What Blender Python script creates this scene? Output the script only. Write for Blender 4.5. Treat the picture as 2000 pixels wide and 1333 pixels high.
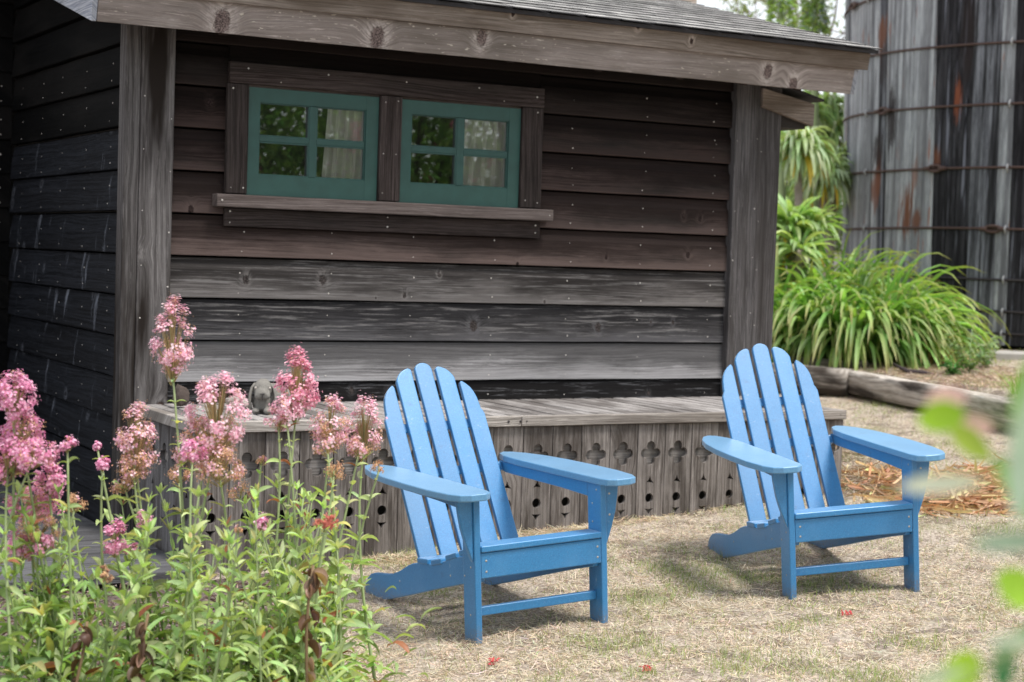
import bpy, bmesh, math, random
import numpy as np
from mathutils import Vector, Matrix, noise as mnoise

for o in list(bpy.data.objects):
    bpy.data.objects.remove(o)
C = bpy.context.scene.collection
S = bpy.context.scene
random.seed(7)
rng = np.random.default_rng(11)
R_ = math.radians
CZ = 1.40                                   # eye height of the photographer

# ------------------------------------------------------------------ camera
CR = np.array([0.8734, -0.4859, 0.0331])
CU = np.array([-0.0050, 0.0591, 0.9982])
CF = np.array([0.4870, 0.8720, -0.0492])
FPX = 3348.0
cam_d = bpy.data.cameras.new('camera')
cam = bpy.data.objects.new('camera', cam_d)
C.objects.link(cam)
m = Matrix(((CR[0], CU[0], -CF[0], 0), (CR[1], CU[1], -CF[1], 0), (CR[2], CU[2], -CF[2], CZ), (0, 0, 0, 1)))
cam.matrix_world = m
cam_d.sensor_width = 36
cam_d.lens = FPX / 2000 * 36
cam_d.clip_start = 0.05
cam_d.clip_end = 600
cam_d.dof.use_dof = True
cam_d.dof.focus_distance = 6.6
cam_d.dof.aperture_fstop = 3.4
S.camera = cam

# ------------------------------------------------------------------ light
SUN_EL, SUN_AZ = R_(66), R_(150)            # azimuth measured clockwise from +Y
w = bpy.data.worlds.new('World')
S.world = w
w.use_nodes = True
nt = w.node_tree
nt.nodes.clear()
wo = nt.nodes.new('ShaderNodeOutputWorld')
sky = nt.nodes.new('ShaderNodeTexSky')
sky.sky_type = 'NISHITA'
sky.sun_disc = False
sky.sun_elevation = SUN_EL
sky.sun_rotation = SUN_AZ
sky.air_density = 1.0
sky.dust_density = 3.0
b1 = nt.nodes.new('ShaderNodeBackground')
b1.inputs[1].default_value = 0.10
nt.links.new(sky.outputs[0], b1.inputs[0])
b2 = nt.nodes.new('ShaderNodeBackground')   # high thin cloud layer
b2.inputs[0].default_value = (0.93, 0.965, 1.0, 1)
b2.inputs[1].default_value = 0.93
mx = nt.nodes.new('ShaderNodeMixShader')
mx.inputs[0].default_value = 0.80
nt.links.new(b1.outputs[0], mx.inputs[1])
nt.links.new(b2.outputs[0], mx.inputs[2])
nt.links.new(mx.outputs[0], wo.inputs[0])
sd = bpy.data.lights.new('sun', 'SUN')
sd.energy = 2.7
sd.angle = R_(15)
sd.color = (1.0, 0.95, 0.88)
sun = bpy.data.objects.new('sun', sd)
C.objects.link(sun)
sv = Vector((math.sin(SUN_AZ) * math.cos(SUN_EL), math.cos(SUN_AZ) * math.cos(SUN_EL), math.sin(SUN_EL)))
sun.rotation_euler = sv.to_track_quat('Z', 'Y').to_euler()
sun.location = (0, 0, 12)

S.view_settings.view_transform = 'Standard'
S.view_settings.look = 'None'
S.view_settings.gamma = 1
S.view_settings.use_curve_mapping = False
S.view_settings.exposure = 0.66
S.render.engine = 'CYCLES'
S.cycles.max_bounces = 8
S.cycles.transparent_max_bounces = 12


def at(px, py, d):
    """point in the world at distance d along the view, for measuring the photograph"""
    v = CF + CR * (px - 1000) / FPX - CU * (py - 666.5) / FPX
    return np.array([v[0] * d, v[1] * d, v[2] * d + CZ])


# ------------------------------------------------------------------ helpers
def tag(o, label=None, cat=None, group=None, kind=None):
    if label: o['label'] = label
    if cat: o['category'] = cat
    if group: o['group'] = group
    if kind: o['kind'] = kind
    return o


def empty(name, loc=(0, 0, 0), parent=None):
    o = bpy.data.objects.new(name, None)
    o.empty_display_size = 0.1
    o.location = loc
    C.objects.link(o)
    if parent: o.parent = parent
    return o


class MB:
    def __init__(s):
        s.v = []; s.f = []; s.m = []

    def add(s, vs, fs, mi=0):
        b = len(s.v)
        s.v += [tuple(map(float, p)) for p in vs]
        s.f += [tuple(b + i for i in f) for f in fs]
        s.m += [mi] * len(fs)

    def box(s, a, b, mi=0):
        x0, y0, z0 = a; x1, y1, z1 = b
        s.add([(x0, y0, z0), (x1, y0, z0), (x1, y1, z0), (x0, y1, z0), (x0, y0, z1), (x1, y0, z1), (x1, y1, z1), (x0, y1, z1)],
              [(0, 3, 2, 1), (4, 5, 6, 7), (0, 1, 5, 4), (1, 2, 6, 5), (2, 3, 7, 6), (3, 0, 4, 7)], mi)

    def prism(s, poly, f, t0, t1, mi=0):
        """outline poly (list of 2d), f(a,b,t)->xyz"""
        n = len(poly)
        s.add([f(a, b, t0) for a, b in poly] + [f(a, b, t1) for a, b in poly],
              [tuple(range(n))[::-1], tuple(range(n, 2 * n))] + [(i, (i + 1) % n, n + (i + 1) % n, n + i) for i in range(n)], mi)

    def tube(s, pts, rad, n=8, mi=0, cap=True):
        pts = [Vector(p) for p in pts]
        if not hasattr(rad, '__len__'): rad = [rad] * len(pts)
        rings = []; up = None
        for i, p in enumerate(pts):
            t = (pts[min(i + 1, len(pts) - 1)] - pts[max(i - 1, 0)]).normalized()
            if up is None: up = t.orthogonal().normalized()
            up = (up - t * up.dot(t))
            up = up.normalized() if up.length > 1e-6 else t.orthogonal().normalized()
            q = t.cross(up)
            rings.append([p + (up * math.cos(2 * math.pi * k / n) + q * math.sin(2 * math.pi * k / n)) * rad[i] for k in range(n)])
        vs = [v for r in rings for v in r]
        fs = []
        for i in range(len(pts) - 1):
            for k in range(n):
                fs.append((i * n + k, i * n + (k + 1) % n, (i + 1) * n + (k + 1) % n, (i + 1) * n + k))
        if cap:
            fs.append(tuple(range(n))[::-1]); fs.append(tuple(range((len(pts) - 1) * n, len(pts) * n)))
        s.add(vs, fs, mi)

    def build(s, name, mats, parent=None, bevel=0, seg=2, smooth=False, loc=None):
        me = bpy.data.meshes.new(name)
        me.from_pydata(s.v, [], s.f)
        if not isinstance(mats, (list, tuple)): mats = [mats]
        for mt in mats: me.materials.append(mt)
        if len(mats) > 1: me.polygons.foreach_set('material_index', s.m)
        bm = bmesh.new(); bm.from_mesh(me); bmesh.ops.recalc_face_normals(bm, faces=bm.faces); bm.to_mesh(me); bm.free()
        if smooth: me.polygons.foreach_set('use_smooth', [True] * len(me.polygons))
        o = bpy.data.objects.new(name, me)
        C.objects.link(o)
        if parent: o.parent = parent
        if loc is not None: o.location = loc
        if bevel:
            b = o.modifiers.new('bevel', 'BEVEL'); b.width = bevel; b.segments = seg; b.limit_method = 'ANGLE'; b.angle_limit = R_(35)
        return o


def inst(src, name, parent=None, loc=None, rot=None, scale=None):
    o = src.copy(); C.objects.link(o); o.name = name
    o.parent = parent
    if loc is not None: o.location = loc
    if rot is not None: o.rotation_euler = rot
    if scale is not None: o.scale = scale
    return o


def raw_mesh(name, V, quads, mats, parent=None, col=None, smooth=False, tris=False):
    """V (n,3), quads (m,4) numpy -> fast mesh, col per vertex"""
    me = bpy.data.meshes.new(name)
    k = quads.shape[1]
    me.vertices.add(len(V)); me.vertices.foreach_set('co', np.ascontiguousarray(V, dtype=np.float32).ravel())
    me.loops.add(quads.size); me.loops.foreach_set('vertex_index', quads.astype(np.int32).ravel())
    me.polygons.add(len(quads)); me.polygons.foreach_set('loop_start', np.arange(0, quads.size, k, dtype=np.int32))
    me.polygons.foreach_set('loop_total', np.full(len(quads), k, dtype=np.int32))
    if smooth: me.polygons.foreach_set('use_smooth', np.ones(len(quads), dtype=bool))
    me.update(calc_edges=True)
    if col is not None:
        a = me.color_attributes.new('Col', 'FLOAT_COLOR', 'POINT')
        c4 = np.ones((len(V), 4), dtype=np.float32); c4[:, :3] = col
        a.data.foreach_set('color', c4.ravel())
    if not isinstance(mats, (list, tuple)): mats = [mats]
    for mt in mats: me.materials.append(mt)
    o = bpy.data.objects.new(name, me)
    C.objects.link(o)
    if parent: o.parent = parent
    return o


def nrm(a):
    return a / np.maximum(np.linalg.norm(a, axis=1, keepdims=True), 1e-9)


def straps(P, D, L, W, droop, col, nseg=5, roll=None, prof='lance', fold=0.25, tipcol=None, curl=0.0):
    """many leaves at once: returns V, quads, colours. P,D (n,3); L,W,droop (n,)"""
    n = len(P)
    D = nrm(D)
    up = np.tile([0, 0, 1.0], (n, 1))
    side = np.cross(D, up)
    bad = np.linalg.norm(side, axis=1) < 0.05
    side[bad] = np.stack([np.cos(np.arange(bad.sum())), np.sin(np.arange(bad.sum())), np.zeros(bad.sum())], 1)
    side = nrm(side)
    if roll is not None:
        nn = np.cross(side, D)
        side = nrm(side * np.cos(roll)[:, None] + nn * np.sin(roll)[:, None])
    ts = np.linspace(0, 1, nseg + 1)
    Vs = []; Cs = []
    pos = P.copy(); d = D.copy()
    for i, t in enumerate(ts):
        if i:
            pos = pos + d * (L / nseg)[:, None]
            d = nrm(d + np.array([0, 0, -1.0]) * (droop * 1.6 / nseg * (0.4 + 1.2 * t))[:, None])
        if prof == 'lance':
            wv = math.sin(math.pi * min(1, (0.06 + 0.94 * t)) ** 0.8) ** 0.75 if t < 1 else 0.02
        elif prof == 'strap':
            wv = min(1, 0.75 + t * 0.6) * (1 - t ** 5) ** 0.8 + 0.02
        else:
            wv = (1 - t) + 0.05
        nn = nrm(np.cross(side, d))
        hw = (W * wv * 0.5)[:, None]
        Vs += [pos - side * hw + nn * hw * fold, pos - nn * hw * fold, pos + side * hw + nn * hw * fold]
        cc = col.copy()
        if tipcol is not None and t > 0.75: cc = cc * (1 - (t - .75) * 3) + tipcol * ((t - .75) * 3)
        Cs += [cc * 0.97, cc * 1.06, cc * 0.97]
    V = np.stack(Vs, 1)                      # n, 3(nseg+1), 3
    K = np.stack(Cs, 1)
    m_ = 3 * (nseg + 1)
    base = []
    for i in range(nseg):
        a = 3 * i
        base += [(a, a + 1, a + 4, a + 3), (a + 1, a + 2, a + 5, a + 4)]
    base = np.array(base)
    Q = (base[None] + (np.arange(n) * m_)[:, None, None]).reshape(-1, 4)
    return V.reshape(-1, 3), Q, np.clip(K.reshape(-1, 3), 0, 1)


def join(parts):
    Vs, Qs, Ks = [], [], []; b = 0
    for V, Q, K in parts:
        Vs.append(V); Qs.append(Q + b); Ks.append(K); b += len(V)
    return np.concatenate(Vs), np.concatenate(Qs), np.concatenate(Ks)


def cvar(n, c, var=0.15, hue=0.06):
    c = np.tile(np.array(c, float), (n, 1))
    c *= (1 + rng.normal(0, var, (n, 1)))
    c *= (1 + rng.normal(0, hue, (n, 3)))
    return np.clip(c, 0.005, 0.95)


# ------------------------------------------------------------------ materials
def new_mat(name):
    mt = bpy.data.materials.new(name); mt.use_nodes = True
    nt = mt.node_tree; nt.nodes.clear()
    out = nt.nodes.new('ShaderNodeOutputMaterial')
    p = nt.nodes.new('ShaderNodeBsdfPrincipled')
    nt.links.new(p.outputs[0], out.inputs[0])
    return mt, nt, p, out


class NG:
    """tiny node builder"""
    def __init__(s, nt): s.nt = nt; s.L = nt.links
    def n(s, t, **k):
        nd = s.nt.nodes.new(t)
        for a, b in k.items(): setattr(nd, a, b)
        return nd
    def setin(s, nd, i, v):
        if v is None: return
        if hasattr(v, 'is_linked') or isinstance(v, bpy.types.NodeSocket): s.L.new(v, nd.inputs[i])
        else: nd.inputs[i].default_value = v
    def math(s, op, a, b=None, c=None, clamp=False):
        nd = s.n('ShaderNodeMath', operation=op); nd.use_clamp = clamp
        s.setin(nd, 0, a); s.setin(nd, 1, b); s.setin(nd, 2, c)
        return nd.outputs[0]
    def vec(s, x, y, z):
        nd = s.n('ShaderNodeCombineXYZ'); s.setin(nd, 0, x); s.setin(nd, 1, y); s.setin(nd, 2, z); return nd.outputs[0]
    def sep(s, v):
        nd = s.n('ShaderNodeSeparateXYZ'); s.L.new(v, nd.inputs[0]); return nd.outputs
    def noise(s, v, scale, detail=3, rough=0.55, dist=0):
        nd = s.n('ShaderNodeTexNoise'); s.L.new(v, nd.inputs['Vector']); nd.inputs['Scale'].default_value = scale
        nd.inputs['Detail'].default_value = detail; nd.inputs['Roughness'].default_value = rough; nd.inputs['Distortion'].default_value = dist
        return nd.outputs[0]
    def rng(s, v, a, b, c=0., d=1., smooth=True):
        nd = s.n('ShaderNodeMapRange'); nd.interpolation_type = 'SMOOTHSTEP' if smooth else 'LINEAR'
        s.L.new(v, nd.inputs[0])
        for i, x in enumerate((a, b, c, d)): nd.inputs[i + 1].default_value = x
        return nd.outputs[0]
    def mix(s, f, a, b, blend='MIX'):
        nd = s.n('ShaderNodeMix', data_type='RGBA', blend_type=blend)
        s.setin(nd, 0, f)
        for i, x in ((6, a), (7, b)):
            if isinstance(x, tuple): nd.inputs[i].default_value = (*x, 1) if len(x) == 3 else x
            else: s.L.new(x, nd.inputs[i])
        return nd.outputs[2]
    def bump(s, h, strength, dist, p):
        nd = s.n('ShaderNodeBump'); nd.inputs['Strength'].default_value = strength; nd.inputs['Distance'].default_value = dist
        s.L.new(h, nd.inputs['Height']); s.L.new(nd.outputs[0], p.inputs['Normal'])


WG = dict(siding_wood_0=.8, siding_wood_10=.3, siding_wood_1=.7, siding_wood_2=.92, siding_wood_3=.98, siding_wood_4=.95, siding_wood_5=.74, siding_wood_6=.64, siding_wood_7=.55, siding_wood_8=.48, siding_wood_9=.32, window_trim=.44, sill_wood=.58, corner_post=.60, grey_post=.66, left_wall_wood=.60, left_wall_dark=.18, retaining_timber=1.3, dark_timber=1.2, fascia=.90, carved_panel=.70, carved_side=.75, deck_wood=.5, dark_stave=.62)  # tone gains; the uppermost siding rows are darkened to hold eave shade
def wood(name, dark, light, axis='x', vaxis='z', space='world', knots=None, random_knots=True, ring=125, contrast=1.4,
         stain=(0.02, 0.018, 0.017), stain_amt=0.35, stain_stretch=(0.7, 3.5), bleach=None, bleach_amt=0.0, rough=0.82, bump=0.5,
         knot_col=(0.045, 0.03, 0.026), halo=None, streak=None, streak_amt=0.0, fine=380, chips=0.0, kscale=2.1, halo_amt=0.6, bleach_uv=(2.2, 9.0), streak_uv=(0.9, 22.0), streak_th=(.58, .68), warp=0.085, crack=0.45, lap=None, rust=None, bleach_th=(.54, .72)):
    gain = WG.get(name) or next((WG[k] for k in WG if name.startswith(k)), 1.0)
    dark = tuple(c * gain for c in dark); light = tuple(c * gain for c in light)
    mt, nt, p, out = new_mat(name)
    g = NG(nt)
    if space == 'world': pos = g.n('ShaderNodeNewGeometry').outputs['Position']
    else: pos = g.n('ShaderNodeTexCoord').outputs['Object']
    xyz = g.sep(pos)
    idx = {'x': 0, 'y': 1, 'z': 2}
    u, v = xyz[idx[axis]], xyz[idx[vaxis]]
    third = xyz[3 - idx[axis] - idx[vaxis]]
    rnd = g.n('ShaderNodeObjectInfo').outputs['Random']
    w_ = g.math('MULTIPLY', rnd, 37.0)
    v3 = g.math('ADD', v, g.math('MULTIPLY', third, 0.9))
    # warped height field whose contour lines are the growth rings
    wn = g.noise(g.vec(g.math('MULTIPLY', u, 0.8), g.math('MULTIPLY', v3, 3.0), w_), 1.0, 2)
    h = g.math('ADD', v3, g.math('MULTIPLY', wn, warp))
    km = None; hm = None
    if knots:
        rmin = None
        for (ku, kv, kr) in knots:
            nd = g.n('ShaderNodeVectorMath', operation='SUBTRACT'); s_ = g.vec(u, v, 0.0); g.L.new(s_, nd.inputs[0]); nd.inputs[1].default_value = (ku, kv, 0)
            n2 = g.n('ShaderNodeVectorMath', operation='MULTIPLY'); g.L.new(nd.outputs[0], n2.inputs[0]); n2.inputs[1].default_value = (1 / kr, 0.72 / kr, 0)
            n3 = g.n('ShaderNodeVectorMath', operation='LENGTH'); g.L.new(n2.outputs[0], n3.inputs[0])
            rmin = n3.outputs['Value'] if rmin is None else g.math('MINIMUM', rmin, n3.outputs['Value'])
        rw = g.math('ADD', rmin, g.math('MULTIPLY', g.math('SUBTRACT', g.noise(pos, 75, 3, .7), 0.5), 1.3))
        h = g.math('ADD', h, g.rng(rmin, 0.0, 3.6, 0.042, 0.0))
        km = g.rng(rw, 0.75, 1.05, 1.0, 0.0)
        hm = g.math('MULTIPLY', g.rng(rw, 0.9, 1.1), g.rng(rw, 1.15, 2.5, 1.0, 0.0))
    if random_knots:
        vo = g.n('ShaderNodeTexVoronoi'); vo.voronoi_dimensions = '3D'; vo.inputs['Scale'].default_value = 1.0
        g.L.new(g.vec(g.math('MULTIPLY', u, kscale), g.math('MULTIPLY', v3, kscale), w_), vo.inputs['Vector'])
        r = vo.outputs['Distance']
        h = g.math('ADD', h, g.rng(r, 0.0, 0.26, 0.038, 0.0))
        k2 = g.rng(r, 0.035, 0.055, 1.0, 0.0)
        h2 = g.math('MULTIPLY', g.rng(r, 0.045, 0.07), g.rng(r, 0.07, 0.16, 0.8, 0.0))
        km = k2 if km is None else g.math('MAXIMUM', km, k2)
        hm = h2 if hm is None else g.math('MAXIMUM', hm, h2)
    rings = g.noise(g.vec(g.math('MULTIPLY', u, 1.3), g.math('MULTIPLY', h, float(ring)), w_), 1.0, 3, 0.6)
    fib = g.noise(g.vec(g.math('MULTIPLY', u, 9.0), g.math('MULTIPLY', h, float(fine)), w_), 1.0, 3, 0.65)
    fac = g.math('ADD', g.math('MULTIPLY', g.rng(rings, 0.36, 0.62), 0.6), g.math('MULTIPLY', g.rng(fib, 0.36, 0.64), 0.4))
    facc = g.math('ADD', g.math('MULTIPLY', g.math('SUBTRACT', fac, 0.5), float(contrast)), 0.5, clamp=True)
    col = g.mix(facc, tuple(dark), tuple(light))
    crk = g.noise(g.vec(g.math('MULTIPLY', u, 2.6), g.math('MULTIPLY', h, 190.0), g.math('ADD', w_, 9.1)), 1.0, 4, 0.7)
    crm = g.rng(crk, 0.53, 0.62)
    col = g.mix(g.math('MULTIPLY', crm, float(crack)), col, tuple(c * 0.30 for c in dark))
    lit = g.noise(g.vec(g.math('MULTIPLY', u, 5.0), g.math('MULTIPLY', h, 150.0), g.math('ADD', w_, 4.4)), 1.0, 4, 0.75)
    col = g.mix(g.math('MULTIPLY', g.rng(lit, 0.57, 0.66), 0.6), col, tuple(min(.7, c * 1.7) for c in light))
    # whole-board tone differences
    tone = g.math('ADD', g.math('MULTIPLY', rnd, 0.30), 0.85)
    col = g.mix(1.0, col, g.vec(tone, tone, tone), 'MULTIPLY')
    big = g.noise(g.vec(g.math('MULTIPLY', u, stain_stretch[0]), g.math('MULTIPLY', v3, stain_stretch[1]), w_), 1.0, 4, 0.6)
    sm = g.math('MULTIPLY', g.rng(big, 0.42, 0.64), min(1.0, float(stain_amt) * 1.35))
    col = g.mix(sm, col, tuple(stain))
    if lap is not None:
        # tone across a lapped board: darker under the lap, worn pale towards the exposed lower edge
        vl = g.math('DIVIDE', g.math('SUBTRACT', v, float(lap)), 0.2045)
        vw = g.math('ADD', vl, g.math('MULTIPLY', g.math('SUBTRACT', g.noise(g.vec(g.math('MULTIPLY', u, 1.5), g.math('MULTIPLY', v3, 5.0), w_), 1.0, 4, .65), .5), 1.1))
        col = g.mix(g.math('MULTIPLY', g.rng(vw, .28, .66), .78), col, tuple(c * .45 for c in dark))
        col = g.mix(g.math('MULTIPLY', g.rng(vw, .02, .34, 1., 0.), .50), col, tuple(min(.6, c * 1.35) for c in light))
        col = g.mix(g.math('MULTIPLY', g.rng(vl, .015, .045, 1., 0.), .55), col, tuple(min(.6, c * 1.9) for c in light))  # thin highlight on the bottom edge, put into the colour
    if bleach:
        bn = g.noise(g.vec(g.math('MULTIPLY', u, bleach_uv[0]), g.math('MULTIPLY', v3, bleach_uv[1]), g.math('ADD', w_, 5.3)), 1.0, 5, 0.7)
        col = g.mix(g.math('MULTIPLY', g.rng(bn, *bleach_th), float(bleach_amt)), col, tuple(bleach))
    if streak:
        sn = g.noise(g.vec(g.math('MULTIPLY', u, streak_uv[0]), g.math('MULTIPLY', v3, streak_uv[1]), g.math('ADD', w_, 2.3)), 1.0, 4, 0.6)
        col = g.mix(g.math('MULTIPLY', g.rng(sn, *streak_th), float(streak_amt)), col, tuple(streak))
    if hm is not None:
        hnz = g.rng(g.noise(g.vec(g.math('MULTIPLY', u, 30.0), g.math('MULTIPLY', h, 120.0), 2.0), 1.0, 3, .7), .35, .65)
        col = g.mix(g.math('MULTIPLY', g.math('MULTIPLY', hm, hnz), halo_amt), col, tuple(halo or [min(0.6, c * 1.9) for c in light]))
        kn = g.noise(pos, 140, 2)
        kc = g.mix(g.rng(kn, .35, .65), tuple(c * 0.45 for c in knot_col), tuple(c * 1.7 for c in knot_col))
        col = g.mix(km, col, kc)
    if chips:
        cn = g.noise(g.vec(g.math('MULTIPLY', u, 22.0), g.math('MULTIPLY', v3, 95.0), 1.0), 1.0, 2, 0.5)
        area = g.noise(g.vec(g.math('MULTIPLY', u, 1.7), v3, 3.0), 1.0, 1)
        cm = g.math('MULTIPLY', g.rng(cn, 0.66, 0.69), g.rng(area, 0.48, 0.56))
        col = g.mix(g.math('MULTIPLY', cm, chips), col, (0.55, 0.50, 0.44))
    if rust:
        lat = g.math('ADD', g.math('MULTIPLY', g.sep(g.n('ShaderNodeNewGeometry').outputs['Position'])[0], float(CR[0])), g.math('MULTIPLY', g.sep(g.n('ShaderNodeNewGeometry').outputs['Position'])[1], float(CR[1])))
        wz = g.sep(g.n('ShaderNodeNewGeometry').outputs['Position'])[2]
        jag = g.math('MULTIPLY', g.math('SUBTRACT', g.noise(g.vec(g.math('MULTIPLY', lat, 75.0), g.math('MULTIPLY', wz, 2.2), 0.0), 1.0, 4, .75), .5), 3.0)
        for (a0, z0_, hw, hh_, cc, am) in rust:
            n1_ = g.n('ShaderNodeVectorMath', operation='LENGTH'); g.L.new(g.vec(g.math('DIVIDE', g.math('SUBTRACT', lat, a0), hw), g.math('DIVIDE', g.math('SUBTRACT', wz, z0_), hh_), 0.0), n1_.inputs[0])
            col = g.mix(g.math('MULTIPLY', g.rng(g.math('ADD', n1_.outputs['Value'], jag), .55, 1.0, 1., 0.), am), col, cc)
    g.L.new(col, p.inputs['Base Color'])
    p.inputs['Roughness'].default_value = rough
    p.inputs['Specular IOR Level'].default_value = 0.08
    hh = g.math('ADD', g.math('MULTIPLY', rings, 0.6), g.math('MULTIPLY', fib, 0.4))
    if km is not None: hh = g.math('SUBTRACT', hh, g.math('MULTIPLY', km, 0.5))
    g.bump(hh, bump, 0.004, p)
    return mt


def plain(name, col, rough=0.6, metallic=0.0, var=0.15, scale=20, bump=0.0, spec=0.5):
    mt, nt, p, out = new_mat(name)
    g = NG(nt)
    pos = g.n('ShaderNodeTexCoord').outputs['Object']
    nz = g.noise(pos, scale, 4)
    c = g.mix(nz, tuple(x * (1 - var) for x in col), tuple(min(1, x * (1 + var)) for x in col))
    g.L.new(c, p.inputs['Base Color'])
    p.inputs['Roughness'].default_value = rough; p.inputs['Metallic'].default_value = metallic
    p.inputs['Specular IOR Level'].default_value = spec
    if bump: g.bump(nz, bump, 0.004, p)
    return mt


def leafmat(name, trans=0.30, rough=0.45, tint=(1.25, 1.3, 0.5), spec=0.4):
    mt, nt, p, out = new_mat(name)
    g = NG(nt)
    a = g.n('ShaderNodeAttribute'); a.attribute_name = 'Col'
    pos = g.n('ShaderNodeNewGeometry').outputs['Position']
    nz = g.noise(pos, 45, 3)
    c = g.mix(nz, (0.72, 0.72, 0.72), (1.25, 1.25, 1.2))
    col = g.mix(1.0, a.outputs['Color'], c, 'MULTIPLY')
    g.L.new(col, p.inputs['Base Color'])
    p.inputs['Roughness'].default_value = rough
    p.inputs['Specular IOR Level'].default_value = spec
    tr = g.n('ShaderNodeBsdfTranslucent')
    g.L.new(g.mix(1.0, col, tuple(tint), 'MULTIPLY'), tr.inputs[0])
    ms = g.n('ShaderNodeMixShader'); ms.inputs[0].default_value = trans
    g.L.new(p.outputs[0], ms.inputs[1]); g.L.new(tr.outputs[0], ms.inputs[2])
    g.L.new(ms.outputs[0], out.inputs[0])
    return mt


M_leaf = leafmat('leaf', 0.35)
M_petal = leafmat('petal', 0.35, 0.6, (1.1, 0.95, 1.05), 0.2)
M_straw = leafmat('dry_grass_blade', 0.25, 0.75, (1.1, 1.0, 0.8), 0.15)
M_stem = leafmat('stem', 0.0, 0.55)

# front wall boards, bottom to top: each weathered differently, eave shade painted into the top ones
FK = [(2.958, 1.243, .022), (3.365, 1.252, .026), (4.232, 1.028, .030), (5.007, 1.027, .026), (5.586, 1.441, .017), (5.04, 1.413, .013),
      (4.483, 1.362, .011), (3.821, 1.18, .014), (3.659, 1.164, .007), (4.021, 1.293, .014), (5.548, 1.656, .017), (5.658, 1.649, .017),
      (4.659, 1.162, .010), (5.357, 1.058, .010), (5.506, 1.06, .013), (2.669, 1.575, .020), (2.753, 2.097, .020),
      (3.545, .692, .018), (3.752, .685, .020), (2.62, .72, .022), (5.36, .66, .014), (3.95, .82, .0)]
FK = [(k[0], k[1], k[2] * .78) for k in FK if k[2] > 0]
rows = [  # z0, dark, light, extra
    (0.330, (.030, .028, .029), (.075, .072, .076), {}),
    (0.535, (.022, .021, .022), (.062, .060, .064), dict(bleach=(.26, .26, .28), bleach_amt=.35, bleach_uv=(4.0, 60.0), bleach_th=(.54, .66))),
    (0.740, (.15, .145, .150), (.30, .295, .305), dict(stain_amt=.15, ring=80, contrast=1.7, crack=.7)),
    (0.945, (.034, .033, .036), (.088, .086, .092), dict(bleach=(.24, .23, .23), bleach_amt=.55, bleach_uv=(3.5, 75.0), bleach_th=(.52, .66))),
    (1.150, (.056, .050, .049), (.155, .144, .142), dict(stain_amt=.6, bleach=(.24, .23, .23), bleach_amt=.5, bleach_uv=(3.0, 80.0), bleach_th=(.52, .66))),
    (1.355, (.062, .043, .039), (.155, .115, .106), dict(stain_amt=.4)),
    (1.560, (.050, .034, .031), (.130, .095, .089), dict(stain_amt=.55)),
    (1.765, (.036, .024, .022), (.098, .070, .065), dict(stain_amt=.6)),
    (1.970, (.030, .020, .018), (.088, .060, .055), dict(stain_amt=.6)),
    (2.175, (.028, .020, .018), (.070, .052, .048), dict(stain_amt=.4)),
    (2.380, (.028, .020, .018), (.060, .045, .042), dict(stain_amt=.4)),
]
ROWMAT = []
for i, (z0, dk, lt, ex) in enumerate(rows):
    ks = [k for k in FK if z0 - .01 < k[1] < z0 + .215]
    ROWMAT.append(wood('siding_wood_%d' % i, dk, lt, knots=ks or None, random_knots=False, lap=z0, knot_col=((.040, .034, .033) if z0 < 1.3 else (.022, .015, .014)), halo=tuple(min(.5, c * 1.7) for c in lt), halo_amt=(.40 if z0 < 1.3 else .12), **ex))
M_trim = wood('window_trim_wood', (.055, .040, .037), (.150, .118, .112), stain_amt=.4, random_knots=False)
M_trimv = wood('window_trim_wood_upright', (.045, .034, .032), (.150, .120, .115), axis='z', vaxis='x', stain_amt=.35, random_knots=False)
M_sill = wood('sill_wood', (.17, .135, .125), (.31, .26, .25), stain_amt=.15, random_knots=False, ring=110)
M_fascia = wood('fascia_wood', (.225, .19, .175), (.36, .315, .30), contrast=.9, ring=60, crack=.35, knots=[(2.693, 2.444, .042), (3.485, 2.445, .040), (4.054, 2.494, .030), (5.856, 2.471, .030), (6.045, 2.412, .030), (6.287, 2.56, .012)],
                random_knots=False, stain=(.10, .085, .07), stain_amt=.45, chips=0.85, knot_col=(.13, .10, .095), bleach=(.42, .39, .37), bleach_amt=.3)
M_fascia2 = wood('fascia_upper_wood', (.20, .165, .14), (.35, .30, .27), contrast=1.1, crack=.5, random_knots=False, knots=[(4.2, 2.62, .010), (4.95, 2.63, .014), (5.3, 2.582, .012)], stain=(.07, .05, .035), stain_amt=.5)
M_rake = wood('rake_board_wood', (.22, .24, .30), (.52, .54, .60), axis='y', vaxis='z', random_knots=False, stain_amt=.3)
M_post = wood('corner_post_wood', (.115, .105, .105), (.25, .235, .235), axis='z', vaxis='x', stain=(.020, .016, .014), stain_amt=.75, stain_stretch=(.8, 7), ring=60, kscale=2.6)
M_post2 = wood('grey_post_wood', (.085, .080, .083), (.19, .18, .185), axis='z', vaxis='x', stain=(.03, .026, .024), stain_amt=.5, stain_stretch=(.7, 7), random_knots=False)
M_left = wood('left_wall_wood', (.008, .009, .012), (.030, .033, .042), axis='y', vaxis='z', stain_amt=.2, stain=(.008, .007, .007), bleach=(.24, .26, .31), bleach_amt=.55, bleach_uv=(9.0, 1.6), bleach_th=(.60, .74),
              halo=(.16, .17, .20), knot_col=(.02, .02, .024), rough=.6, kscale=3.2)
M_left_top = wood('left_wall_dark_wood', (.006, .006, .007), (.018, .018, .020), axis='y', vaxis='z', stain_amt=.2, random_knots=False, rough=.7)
M_bench_top = wood('bench_slat_wood', (.21, .195, .19), (.42, .40, .395), axis='y', vaxis='x', random_knots=False, stain=(.06, .05, .045), stain_amt=.5, stain_stretch=(2, 3))
M_bench_rail = wood('bench_rail_wood', (.20, .18, .165), (.40, .37, .345), random_knots=True, stain=(.08, .065, .055), stain_amt=.4, kscale=1.2)
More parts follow.
